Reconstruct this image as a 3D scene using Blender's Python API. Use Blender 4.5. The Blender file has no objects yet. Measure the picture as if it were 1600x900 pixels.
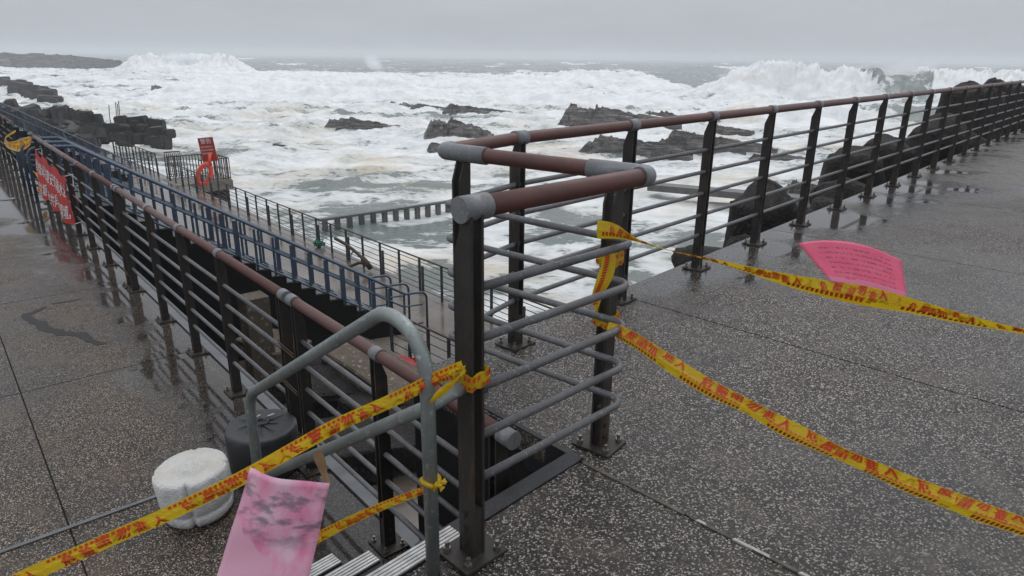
import bpy, bmesh, math, random
import numpy as np
from mathutils import Vector, Matrix
random.seed(7); np.random.seed(7)
R = math.radians
sc = bpy.context.scene
col = sc.collection

# ------------------------------------------------------------------ camera
CAM_H = 1.5; PITCH = R(18.74); ROLL = R(0.65); FPX = 1067.0
right = Vector((1, 0, 0)); fwd = Vector((0, math.cos(PITCH), -math.sin(PITCH))); upv = right.cross(fwd)
r2 = right * math.cos(ROLL) + upv * math.sin(ROLL); u2 = -right * math.sin(ROLL) + upv * math.cos(ROLL)
cam_d = bpy.data.cameras.new('camera'); cam = bpy.data.objects.new('camera', cam_d); col.objects.link(cam)
M4 = Matrix.Identity(4)
for i in range(3):
    M4[i][0] = r2[i]; M4[i][1] = u2[i]; M4[i][2] = -fwd[i]
M4.translation = Vector((0, 0, CAM_H))
cam.matrix_world = M4
cam_d.sensor_width = 36.0; cam_d.lens = 36.0 * FPX / 1600.0
cam_d.clip_start = 0.05; cam_d.clip_end = 9000
cam_d.dof.use_dof = True; cam_d.dof.focus_distance = 7.0; cam_d.dof.aperture_fstop = 9.0
sc.camera = cam

# ------------------------------------------------------------------ world: heavy overcast
w = bpy.data.worlds.new('World'); sc.world = w; w.use_nodes = True
nt = w.node_tree; nt.nodes.clear()
def N(t, typ, **kw):
    n = t.nodes.new(typ)
    for k, v in kw.items(): setattr(n, k, v)
    return n
sky = N(nt, 'ShaderNodeTexSky', sky_type='NISHITA', sun_disc=False, sun_elevation=R(58), sun_rotation=R(20), air_density=2.0, dust_density=6.0, ozone_density=1.0)
hs = N(nt, 'ShaderNodeHueSaturation'); hs.inputs['Saturation'].default_value = 0.25; hs.inputs['Value'].default_value = 0.06
nt.links.new(sky.outputs[0], hs.inputs['Color'])
tc = N(nt, 'ShaderNodeTexCoord'); sx = N(nt, 'ShaderNodeSeparateXYZ')
nt.links.new(tc.outputs['Generated'], sx.inputs[0])
cl = N(nt, 'ShaderNodeMath', operation='MAXIMUM'); cl.inputs[1].default_value = 0.0
nt.links.new(sx.outputs['Z'], cl.inputs[0])
ma = N(nt, 'ShaderNodeMath', operation='MULTIPLY_ADD'); ma.inputs[1].default_value = 2.0; ma.inputs[2].default_value = 1.0
nt.links.new(cl.outputs[0], ma.inputs[0])
vm = N(nt, 'ShaderNodeVectorMath', operation='SCALE'); vm.inputs[0].default_value = (0.435, 0.46, 0.50)
cmap = N(nt, 'ShaderNodeMapping'); cmap.inputs['Scale'].default_value = (2.2, 2.2, 9.0); nt.links.new(tc.outputs['Generated'], cmap.inputs[0])
cn = N(nt, 'ShaderNodeTexNoise'); cn.inputs['Scale'].default_value = 1.6; cn.inputs['Detail'].default_value = 5; cn.inputs['Roughness'].default_value = .55; nt.links.new(cmap.outputs[0], cn.inputs['Vector'])
cm = N(nt, 'ShaderNodeMath', operation='MULTIPLY_ADD'); cm.inputs[1].default_value = .34; cm.inputs[2].default_value = .83; nt.links.new(cn.outputs[0], cm.inputs[0])
cmul = N(nt, 'ShaderNodeMath', operation='MULTIPLY'); nt.links.new(cm.outputs[0], cmul.inputs[0]); nt.links.new(ma.outputs[0], cmul.inputs[1])
nt.links.new(cmul.outputs[0], vm.inputs['Scale'])
mx = N(nt, 'ShaderNodeMix', data_type='RGBA'); mx.inputs[0].default_value = 0.9
nt.links.new(hs.outputs[0], mx.inputs[6]); nt.links.new(vm.outputs[0], mx.inputs[7])
bg = N(nt, 'ShaderNodeBackground'); bg.inputs[1].default_value = 1.0
nt.links.new(mx.outputs[2], bg.inputs[0])
nt.links.new(bg.outputs[0], N(nt, 'ShaderNodeOutputWorld').inputs[0])

# ------------------------------------------------------------------ sun behind cloud
sd = bpy.data.lights.new('sun', 'SUN'); sd.energy = 0.6; sd.angle = R(40); sd.color = (1, 0.97, 0.93)
so = bpy.data.objects.new('sun', sd); col.objects.link(so)
so.rotation_euler = Vector((-0.25, -0.5, -0.85)).to_track_quat('-Z', 'Y').to_euler()

sc.view_settings.view_transform = 'Standard'; sc.view_settings.look = 'None'
sc.view_settings.exposure = 0.0; sc.view_settings.gamma = 1.0; sc.view_settings.use_curve_mapping = False
sc.render.engine = 'CYCLES'
sc.cycles.use_denoising = True
sc.cycles.max_bounces = 7; sc.cycles.volume_bounces = 2; sc.cycles.transparent_max_bounces = 12
sc.cycles.caustics_reflective = False; sc.cycles.caustics_refractive = False

# ------------------------------------------------------------------ placing helpers
CC = Vector((0, 0, CAM_H))
def ray(x, y): return fwd + r2 * ((x - 800) / FPX) + u2 * ((450 - y) / FPX)
def gp(x, y, z):                       # point of the plane z seen at photo pixel x, y
    d = ray(x, y); return CC + d * ((z - CAM_H) / d.z)
def gd(x, y, Y):                       # point at distance Y in front
    d = ray(x, y); return CC + d * (Y / d.y)
Z_DECK, Z_TER, Z_POOL, Z_SEA = 0.0, -1.0, -4.6, -5.8
S2 = Vector((.695, .719)); T2 = Vector((-.719, .695))      # deck frame
A2 = Vector((-.651, .759)); B2 = Vector((.759, .651))      # terrace frame
def ST(s, t): return S2 * s + T2 * t
def AB(a, b): return A2 * a + B2 * b
def v3(p, z): return Vector((p.x, p.y, z))

# ------------------------------------------------------------------ numpy noise
_perm = np.random.permutation(512); _ga = np.random.rand(512) * 2 * np.pi
def perlin(x, y):
    xi = np.floor(x).astype(int); yi = np.floor(y).astype(int); xf = x - xi; yf = y - yi
    u = xf * xf * xf * (xf * (xf * 6 - 15) + 10); v = yf * yf * yf * (yf * (yf * 6 - 15) + 10)
    def g(ix, iy, dx, dy):
        h = _ga[_perm[(_perm[ix & 511] + iy) & 511]]
        return np.cos(h) * dx + np.sin(h) * dy
    a = g(xi, yi, xf, yf); b = g(xi + 1, yi, xf - 1, yf); c = g(xi, yi + 1, xf, yf - 1); d = g(xi + 1, yi + 1, xf - 1, yf - 1)
    return (a + (b - a) * u) * (1 - v) + (c + (d - c) * u) * v
def fbm(x, y, o=4, gain=.5):
    r = 0; a = 1.0; f = 1.0
    for i in range(o):
        r = r + a * perlin(x * f + 17.3 * i, y * f + 5.1 * i); a *= gain; f *= 2.03
    return r

# ------------------------------------------------------------------ materials
MATS = {}
def new_mat(name):
    m = bpy.data.materials.new(name); m.use_nodes = True
    t = m.node_tree; b = t.nodes['Principled BSDF']; MATS[name] = m
    return m, t, b
def L(t, a, b): t.links.new(a, b)
def tex_noise(t, scale, detail=4, rough=.6, coord='Object', vec=None):
    n = N(t, 'ShaderNodeTexNoise'); n.inputs['Scale'].default_value = scale; n.inputs['Detail'].default_value = detail; n.inputs['Roughness'].default_value = rough
    if vec is None:
        c = N(t, 'ShaderNodeTexCoord'); vec = c.outputs[coord]
    L(t, vec, n.inputs['Vector']); return n
def ramp(t, fac, stops):
    r = N(t, 'ShaderNodeValToRGB'); e = r.color_ramp.elements
    while len(e) < len(stops): e.new(0.5)
    for k, (p, c) in enumerate(stops):
        e[k].position = p; e[k].color = (*c, 1) if len(c) == 3 else c
    L(t, fac, r.inputs[0]); return r
def mixc(t, fac, a, b, mode='MIX'):
    m = N(t, 'ShaderNodeMix', data_type='RGBA', blend_type=mode)
    for i, s in ((0, fac), (6, a), (7, b)):
        if hasattr(s, 'is_output'): L(t, s, m.inputs[i])
        else: m.inputs[i].default_value = s if i == 0 else (*s, 1)
    return m.outputs[2]
def mth(t, op, a, b=None, c=None):
    m = N(t, 'ShaderNodeMath', operation=op)
    for i, s in enumerate((a, b, c)):
        if s is None: continue
        if hasattr(s, 'is_output'): L(t, s, m.inputs[i])
        else: m.inputs[i].default_value = s
    return m.outputs[0]
def bump(t, b, h, strength=.3, dist=.01):
    n = N(t, 'ShaderNodeBump'); n.inputs['Strength'].default_value = strength; n.inputs['Distance'].default_value = dist
    L(t, h, n.inputs['Height']); L(t, n.outputs[0], b.inputs['Normal']); return n

def worn(name, base, dark, rough=.5, nscale=6, metallic=0.0, spec=.5, bstr=.15, speck=None, bdist=.004, streak=None):
    """plain coloured surface with blotches and fine relief, in world space"""
    m, t, b = new_mat(name)
    geo = N(t, 'ShaderNodeNewGeometry')
    n1 = tex_noise(t, nscale, 6, .65, vec=geo.outputs['Position'])
    c = ramp(t, n1.outputs[0], [(.3, dark), (.7, base)]).outputs[0]
    n2 = tex_noise(t, nscale * 9, 4, .6, vec=geo.outputs['Position'])
    if speck:
        f = ramp(t, n2.outputs[0], [(.58, (0, 0, 0)), (.68, (1, 1, 1))]).outputs[0]
        c = mixc(t, f, c, speck)
    if streak:                                     # runs of rust and dirt down the surface
        mp = N(t, 'ShaderNodeMapping'); mp.inputs['Scale'].default_value = (1, 1, .09); L(t, geo.outputs['Position'], mp.inputs[0])
        n3 = tex_noise(t, 55, 4, .6, vec=mp.outputs[0]); n4 = tex_noise(t, 5, 3, .6, vec=geo.outputs['Position'])
        f = mth(t, 'MULTIPLY', ramp(t, n3.outputs[0], [(.52, (0, 0, 0)), (.66, (1, 1, 1))]).outputs[0], ramp(t, n4.outputs[0], [(.45, (0, 0, 0)), (.65, (1, 1, 1))]).outputs[0])
        c = mixc(t, mth(t, 'MULTIPLY', f, .8), c, streak)
    L(t, c, b.inputs['Base Color'])
    L(t, mth(t, 'MULTIPLY_ADD', n2.outputs[0], .3, rough - .15), b.inputs['Roughness'])
    b.inputs['Metallic'].default_value = metallic; b.inputs['Specular IOR Level'].default_value = spec
    bump(t, b, n2.outputs[0], bstr, bdist)
    return m

worn('post_paint', (.040, .036, .032), (.020, .018, .016), .5, 9, 0, .32, .16, (.055, .035, .022), streak=(.10, .052, .026))
worn('bar_paint', (.130, .130, .133), (.075, .074, .074), .42, 7, 0, .42, .14, (.19, .19, .195), .003, streak=(.10, .07, .05))
worn('handrail_brown', (.118, .046, .035), (.072, .030, .024), .48, 11, 0, .45, .22, (.13, .062, .050), .003)
worn('collar_grey', (.19, .195, .205), (.125, .127, .132), .45, 9, 0, .45, .15, (.25, .255, .26), .003, streak=(.11, .08, .06))
worn('galvanised', (.25, .275, .265), (.15, .165, .158), .42, 6, .35, .5, .2, (.36, .38, .375), .003, streak=(.13, .10, .07))
worn('bolt_steel', (.35, .33, .30), (.16, .11, .07), .35, 40, .8, .5, .1)
worn('blue_paint', (.060, .092, .140), (.038, .060, .092), .4, 5, 0, .5, .08)
worn('slate_paint', (.050, .060, .068), (.026, .030, .033), .5, 6, 0, .4, .1, (.07, .045, .03))
worn('rust_bar', (.10, .062, .042), (.045, .03, .024), .7, 8, 0, .3, .2)
worn('edge_metal', (.15, .155, .16), (.075, .075, .075), .35, 5, .3, .5, .08)
worn('edge_dark', (.026, .027, .031), (.012, .012, .014), .45, 12, .1, .35, .25, (.07, .05, .035))
worn('old_concrete', (.13, .10, .070), (.045, .034, .024), .75, 1.3, 0, .35, .5, (.28, .25, .22), .02)
worn('dark_concrete', (.034, .028, .024), (.010, .009, .008), .75, 2.2, 0, .25, 1.0, (.075, .062, .052), .06)
worn('armour_concrete', (.058, .053, .049), (.020, .018, .017), .7, .5, 0, .35, .6, (.10, .095, .09), .05)
worn('wall_concrete', (.23, .21, .18), (.12, .105, .088), .7, 1.2, 0, .4, .4, None, .02)
worn('stair_black', (.012, .011, .010), (.006, .006, .006), .85, 2, 0, .15, .3)
worn('tread_grey', (.12, .115, .11), (.065, .06, .057), .45, 3, 0, .5, .3)
worn('nosing', (.62, .62, .60), (.36, .35, .33), .55, 18, 0, .4, .2)
worn('mortar', (.15, .138, .11), (.035, .032, .027), .8, 10, 0, .3, .4)
worn('joint_fill', (.020, .019, .018), (.010, .010, .010), .7, 10, 0, .2, .3)
worn('white_chip', (.46, .45, .42), (.26, .25, .23), .6, 25, 0, .4, .2)
worn('timber', (.10, .068, .045), (.035, .025, .018), .7, 6, 0, .3, .5)
worn('rope_green', (.02, .22, .14), (.01, .10, .07), .6, 30)
worn('blue_plastic', (.02, .18, .55), (.02, .12, .40), .35, 20)
worn('red_plastic', (.52, .020, .014), (.38, .012, .010), .65, 8)
worn('orange_plastic', (.78, .085, .035), (.62, .05, .025), .42, 10)
worn('sign_red', (.40, .03, .022), (.30, .02, .016), .4, 3)
worn('white_paint', (.78, .78, .76), (.66, .65, .62), .5, 8)
worn('black_film', (.045, .046, .048), (.026, .026, .027), .5, 5, 0, .5, .35, None, .012)
worn('leaf_grey', (.45, .46, .46), (.25, .26, .26), .5, 20)
worn('leaf_brown', (.34, .21, .11), (.20, .12, .06), .6, 25)
worn('wire', (.10, .065, .03), (.05, .03, .015), .6, 30)
worn('water_stain', (.016, .015, .015), (.010, .010, .010), .7, 12, 0, .5, .05)

# exposed-aggregate paving: wet, with puddles
def aggregate(name, tone, puddle_lo, puddle_hi, brown):
    m, t, b = new_mat(name)
    geo = N(t, 'ShaderNodeNewGeometry'); pos = geo.outputs['Position']
    wob = tex_noise(t, 90, 2, .5, vec=pos)
    add = N(t, 'ShaderNodeVectorMath', operation='MULTIPLY_ADD'); add.inputs[1].default_value = (.008,) * 3
    L(t, wob.outputs['Color'], add.inputs[0]); L(t, pos, add.inputs[2])
    vo = N(t, 'ShaderNodeTexVoronoi'); vo.inputs['Scale'].default_value = 150; L(t, add.outputs[0], vo.inputs['Vector'])
    sep = N(t, 'ShaderNodeSeparateColor'); L(t, vo.outputs['Color'], sep.inputs[0])
    peb = ramp(t, sep.outputs[0], [(0, (.012, .012, .012)), (.22, (.030, .028, .026)), (.40, (.075, .067, .060)), (.55, (.17, .150, .132)), (.68, (.34, .31, .28)), (.82, (.68, .66, .63))])
    peb.color_ramp.interpolation = 'CONSTANT'
    rim = ramp(t, vo.outputs['Distance'], [(.42, (1, 1, 1)), (.66, (0, 0, 0))]).outputs[0]
    c = mixc(t, rim, (.018, .017, .016), peb.outputs[0])
    # broad tone patches (dirt, algae)
    n1 = tex_noise(t, .75, 6, .6, vec=pos)
    tone_c = ramp(t, n1.outputs[0], [(.28, (.42, .40, .38)), (.46, (.74, .72, .70)), (.60, (.90, .87, .84)), (.76, (1.12, 1.08, 1.03))]).outputs[0]
    c = mixc(t, 1.0, c, tone_c, 'MULTIPLY')
    n0 = tex_noise(t, .22, 4, .55, vec=pos)
    c = mixc(t, 1.0, c, ramp(t, n0.outputs[0], [(.36, (.60, .58, .57)), (.62, (1.12, 1.08, 1.04))]).outputs[0], 'MULTIPLY')
    n3 = tex_noise(t, 3.1, 5, .65, vec=pos)
    stain = ramp(t, n3.outputs[0], [(.50, (0, 0, 0)), (.70, (.62, .62, .62))]).outputs[0]
    c = mixc(t, stain, c, brown)
    c = mixc(t, 1.0, c, tone, 'MULTIPLY')
    # puddles: standing water between the stones near the low edge
    at = N(t, 'ShaderNodeAttribute'); at.attribute_name = 'low'
    n4 = tex_noise(t, 1.15, 5, .62, vec=pos)
    wet = mth(t, 'ADD', mth(t, 'MULTIPLY', n4.outputs[0], .95), mth(t, 'MULTIPLY', at.outputs['Fac'], .60))
    pud = ramp(t, wet, [(puddle_lo, (0, 0, 0)), (puddle_hi, (1, 1, 1))]).outputs[0]
    c = mixc(t, mth(t, 'MULTIPLY', pud, .62), c, (.030, .028, .027))
    L(t, c, b.inputs['Base Color'])
    ro = N(t, 'ShaderNodeMix', data_type='FLOAT'); L(t, pud, ro.inputs[0])
    L(t, ramp(t, n1.outputs[0], [(.32, (.20,) * 3), (.48, (.42,) * 3), (.66, (.62,) * 3)]).outputs[0], ro.inputs[2]); ro.inputs[3].default_value = .075
    L(t, ro.outputs[0], b.inputs['Roughness'])
    b.inputs['Specular IOR Level'].default_value = .36
    hgt = mth(t, 'MULTIPLY', vo.outputs['Distance'], mth(t, 'SUBTRACT', 1.0, pud))
    bp = N(t, 'ShaderNodeBump', invert=True); bp.inputs['Strength'].default_value = .55; bp.inputs['Distance'].default_value = .004
    L(t, hgt, bp.inputs['Height']); L(t, bp.outputs[0], b.inputs['Normal'])
aggregate('aggregate_deck', (.84, .80, .78), .70, .86, (.10, .085, .07))
aggregate('aggregate_terrace', (.90, .78, .66), .68, .86, (.095, .075, .055))

def pool_mat():
    m, t, b = new_mat('pool_paving')
    geo = N(t, 'ShaderNodeNewGeometry'); pos = geo.outputs['Position']
    n1 = tex_noise(t, .5, 6, .65, vec=pos); n2 = tex_noise(t, 7, 5, .7, vec=pos)
    c = ramp(t, n1.outputs[0], [(.32, (.070, .056, .043)), (.5, (.13, .108, .088)), (.7, (.20, .17, .14))]).outputs[0]
    sp = ramp(t, n2.outputs[0], [(.62, (0, 0, 0)), (.74, (1, 1, 1))]).outputs[0]
    c = mixc(t, mth(t, 'MULTIPLY', sp, .35), c, (.42, .37, .31))
    L(t, c, b.inputs['Base Color'])
    L(t, ramp(t, n1.outputs[0], [(.40, (.08,) * 3), (.62, (.34,) * 3)]).outputs[0], b.inputs['Roughness'])
    bump(t, b, n2.outputs[0], .10, .01)
pool_mat()

def rock_mat():
    m, t, b = new_mat('rock')
    geo = N(t, 'ShaderNodeNewGeometry'); pos = geo.outputs['Position']
    mp = N(t, 'ShaderNodeMapping'); mp.inputs['Rotation'].default_value = (R(20), R(14), R(6)); mp.inputs['Scale'].default_value = (.10, 1.5, 2.4)
    L(t, pos, mp.inputs[0])
    n1 = tex_noise(t, 1.4, 7, .7, vec=mp.outputs[0]); n2 = tex_noise(t, 2.2, 5, .7, vec=pos)
    c = ramp(t, n1.outputs[0], [(.36, (.024, .022, .020)), (.48, (.095, .086, .079)), (.56, (.17, .155, .142)), (.68, (.34, .315, .29))]).outputs[0]
    sp = ramp(t, n2.outputs[0], [(.58, (0, 0, 0)), (.72, (1, 1, 1))]).outputs[0]
    c = mixc(t, mth(t, 'MULTIPLY', sp, .4), c, (.17, .155, .14))
    L(t, c, b.inputs['Base Color']); b.inputs['Roughness'].default_value = .33
    bump(t, b, n1.outputs[0], .9, .2)
rock_mat()

def sea_mat():
    m, t, b = new_mat('sea_water')
    geo = N(t, 'ShaderNodeNewGeometry'); pos = geo.outputs['Position']
    fo = N(t, 'ShaderNodeAttribute'); fo.attribute_name = 'foam'
    br = N(t, 'ShaderNodeAttribute'); br.attribute_name = 'silt'
    # lace-like foam: warped noise whose threshold follows the surf
    warp = tex_noise(t, .35, 3, .5, vec=pos)
    wv = N(t, 'ShaderNodeVectorMath', operation='MULTIPLY_ADD'); wv.inputs[1].default_value = (2.0, 2.0, 0)
    L(t, warp.outputs['Color'], wv.inputs[0]); L(t, pos, wv.inputs[2])
    mp = N(t, 'ShaderNodeMapping'); mp.inputs['Scale'].default_value = (.62, 1.0, .25); mp.inputs['Rotation'].default_value = (0, 0, R(-12)); L(t, wv.outputs[0], mp.inputs[0])
    n1 = tex_noise(t, .42, 10, .71, vec=mp.outputs[0])
    vo = N(t, 'ShaderNodeTexVoronoi', feature='DISTANCE_TO_EDGE'); vo.inputs['Scale'].default_value = .9; L(t, mp.outputs[0], vo.inputs['Vector'])
    lace = mth(t, 'SUBTRACT', 1.0, mth(t, 'MULTIPLY', vo.outputs['Distance'], 2.6))
    vo2 = N(t, 'ShaderNodeTexVoronoi', feature='DISTANCE_TO_EDGE'); vo2.inputs['Scale'].default_value = 2.6; L(t, mp.outputs[0], vo2.inputs['Vector'])
    lace2 = mth(t, 'SUBTRACT', 1.0, mth(t, 'MULTIPLY', vo2.outputs['Distance'], 3.0))
    f = mth(t, 'ADD', mth(t, 'MULTIPLY', n1.outputs[0], 1.35), mth(t, 'MULTIPLY', lace, .13))
    f = mth(t, 'ADD', f, mth(t, 'MULTIPLY', lace2, .13))
    f = mth(t, 'ADD', f, mth(t, 'MULTIPLY_ADD', fo.outputs['Fac'], 1.15, -.78))
    foam = ramp(t, f, [(.435, (0, 0, 0)), (.505, (.52, .52, .52)), (.61, (.78, .78, .78)), (.86, (1, 1, 1))]).outputs[0]
    nb = tex_noise(t, .22, 5, .6, vec=mp.outputs[0])
    silt = mth(t, 'MULTIPLY', br.outputs['Fac'], ramp(t, nb.outputs[0], [(.46, (0, 0, 0)), (.66, (1, 1, 1))]).outputs[0])
    fc = mixc(t, silt, (.78, .785, .78), (.64, .55, .42))
    n5 = tex_noise(t, .55, 6, .62, vec=mp.outputs[0])
    fc = mixc(t, 1.0, fc, ramp(t, n5.outputs[0], [(.3, (.74, .75, .74)), (.6, (1, 1, 1))]).outputs[0], 'MULTIPLY')
    nw = tex_noise(t, .05, 4, .6, vec=pos)
    wc = ramp(t, nw.outputs[0], [(.35, (.108, .135, .122)), (.65, (.165, .190, .172))]).outputs[0]
    wc = mixc(t, mth(t, 'MULTIPLY', br.outputs['Fac'], .25), wc, (.20, .19, .15))
    L(t, mixc(t, foam, wc, fc), b.inputs['Base Color'])
    L(t, mth(t, 'MULTIPLY_ADD', foam, .55, .22), b.inputs['Roughness'])
    b.inputs['IOR'].default_value = 1.33
    rip = tex_noise(t, 1.5, 6, .62, vec=mp.outputs[0])
    hh = mth(t, 'ADD', mth(t, 'MULTIPLY', rip.outputs[0], .8), mth(t, 'MULTIPLY', f, .35))
    bump(t, b, hh, .7, .28)
sea_mat()

def tape_mat():
    m, t, b = new_mat('tape_yellow')
    geo = N(t, 'ShaderNodeNewGeometry'); n = tex_noise(t, 22, 5, .65, vec=geo.outputs['Position'])
    L(t, ramp(t, n.outputs[0], [(.3, (.58, .36, .006)), (.7, (.76, .52, .010))]).outputs[0], b.inputs['Base Color'])
    b.inputs['Roughness'].default_value = .27
    mpt = N(t, 'ShaderNodeMapping'); mpt.inputs['Scale'].default_value = (1, 1, 2.6); L(t, geo.outputs['Position'], mpt.inputs[0]); nn = tex_noise(t, 60, 3, .55, vec=mpt.outputs[0])
    bump(t, b, mth(t, 'ADD', n.outputs[0], mth(t, 'MULTIPLY', nn.outputs[0], .5)), .7, .009)
    tr = N(t, 'ShaderNodeBsdfTranslucent'); tr.inputs[0].default_value = (.70, .50, .02, 1)
    ms = N(t, 'ShaderNodeMixShader'); ms.inputs[0].default_value = .38
    L(t, b.outputs[0], ms.inputs[1]); L(t, tr.outputs[0], ms.inputs[2]); L(t, ms.outputs[0], t.nodes['Material Output'].inputs[0])
tape_mat()
worn('tape_print', (.62, .060, .010), (.48, .035, .006), .42, 30)

def paper_mat(name, base, pale, dirt, lines):
    """laminated sheet; object x = across, object y = down the page"""
    m, t, b = new_mat(name)
    uv = N(t, 'ShaderNodeUVMap').outputs[0]
    sp = N(t, 'ShaderNodeSeparateXYZ'); L(t, uv, sp.inputs[0])
    n = tex_noise(t, 3.2, 5, .6, vec=uv)
    c = ramp(t, n.outputs[0], [(.36, base), (.62, pale)]).outputs[0]
    if dirt:                                        # the run-out ink and the dry pale corner
        mp = N(t, 'ShaderNodeMapping'); mp.inputs['Scale'].default_value = (1.6, 5.5, 1); mp.inputs['Rotation'].default_value = (0, 0, R(-14)); L(t, uv, mp.inputs[0])
        n2 = tex_noise(t, 1.8, 6, .62, vec=mp.outputs[0])
        d = ramp(t, n2.outputs[0], [(.49, (0, 0, 0)), (.60, (1, 1, 1))]).outputs[0]
        band = ramp(t, sp.outputs['Y'], [(.42, (0, 0, 0)), (.62, (1, 1, 1)), (.93, (1, 1, 1)), (.97, (0, 0, 0))]).outputs[0]
        c = mixc(t, mth(t, 'MULTIPLY', mth(t, 'MULTIPLY', d, band), .72), c, (.26, .22, .27))
        n3 = tex_noise(t, 2.3, 2, .4, vec=uv)
        e = mth(t, 'ADD', mth(t, 'MULTIPLY', n3.outputs[0], .5), mth(t, 'ADD', mth(t, 'MULTIPLY', sp.outputs['Y'], -1.0), mth(t, 'MULTIPLY_ADD', sp.outputs['X'], -.45, .36)))
        dry = ramp(t, e, [(-.09, (0, 0, 0)), (-.07, (1, 1, 1))]).outputs[0]
        c = mixc(t, dry, c, (.90, .56, .68))
    if lines:                                       # faint rows of print
        row = mth(t, 'FRACT', mth(t, 'MULTIPLY', sp.outputs['Y'], 9.0))
        rowm = mth(t, 'MULTIPLY', mth(t, 'GREATER_THAN', row, .38), mth(t, 'LESS_THAN', row, .72))
        mp = N(t, 'ShaderNodeMapping'); mp.inputs['Scale'].default_value = (48, 14, 1); L(t, uv, mp.inputs[0])
        n2 = tex_noise(t, 1.0, 2, .5, vec=mp.outputs[0])
        ink = ramp(t, n2.outputs[0], [(.47, (0, 0, 0)), (.53, (1, 1, 1))]).outputs[0]
        inx = mth(t, 'MULTIPLY', mth(t, 'GREATER_THAN', sp.outputs['X'], .16), mth(t, 'LESS_THAN', sp.outputs['X'], .88))
        iny = mth(t, 'MULTIPLY', mth(t, 'GREATER_THAN', sp.outputs['Y'], .16), mth(t, 'LESS_THAN', sp.outputs['Y'], .90))
        k = mth(t, 'MULTIPLY', mth(t, 'MULTIPLY', rowm, ink), mth(t, 'MULTIPLY', inx, iny))
        c = mixc(t, mth(t, 'MULTIPLY', k, .6), c, (.16, .03, .06))
        n3 = tex_noise(t, 2.6, 3, .5, vec=uv)
        e = mth(t, 'ADD', mth(t, 'MULTIPLY', n3.outputs[0], .35), mth(t, 'MULTIPLY', sp.outputs['Y'], -1.0))
        dry = ramp(t, e, [(-.03, (0, 0, 0)), (.0, (1, 1, 1))]).outputs[0]
        c = mixc(t, dry, c, (.72, .22, .36))
    L(t, c, b.inputs['Base Color']); b.inputs['Roughness'].default_value = .28
    tr = N(t, 'ShaderNodeBsdfTranslucent'); L(t, c, tr.inputs[0])
    ms = N(t, 'ShaderNodeMixShader'); ms.inputs[0].default_value = .34
    L(t, b.outputs[0], ms.inputs[1]); L(t, tr.outputs[0], ms.inputs[2]); L(t, ms.outputs[0], t.nodes['Material Output'].inputs[0])
paper_mat('paper_pale', (.92, .36, .56), (.95, .70, .80), True, False)
paper_mat('paper_red', (.76, .11, .21), (.82, .15, .26), False, True)
def foam_mat():
    m, t, b = new_mat('styrofoam')
    c = N(t, 'ShaderNodeTexCoord'); ob = c.outputs['Object']
    n1 = tex_noise(t, 9, 6, .65, vec=ob); n2 = tex_noise(t, 85, 3, .6, vec=ob)
    nr = N(t, 'ShaderNodeSeparateXYZ'); L(t, c.outputs['Normal'], nr.inputs[0])
    top = mth(t, 'MULTIPLY', ramp(t, nr.outputs['Z'], [(.75, (0, 0, 0)), (.95, (1, 1, 1))]).outputs[0], ramp(t, n1.outputs[0], [(.34, (0, 0, 0)), (.56, (1, 1, 1))]).outputs[0])
    cc = mixc(t, mth(t, 'MULTIPLY', top, .75), (.72, .715, .70), (.46, .41, .34))
    g = ramp(t, n1.outputs[0], [(.3, (.72, .71, .69)), (.55, (1, 1, 1))]).outputs[0]
    L(t, mixc(t, 1.0, cc, g, 'MULTIPLY'), b.inputs['Base Color']); b.inputs['Roughness'].default_value = .8
    bump(t, b, mth(t, 'ADD', n2.outputs[0], mth(t, 'MULTIPLY', n1.outputs[0], .8)), .9, .010)
foam_mat()

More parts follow.
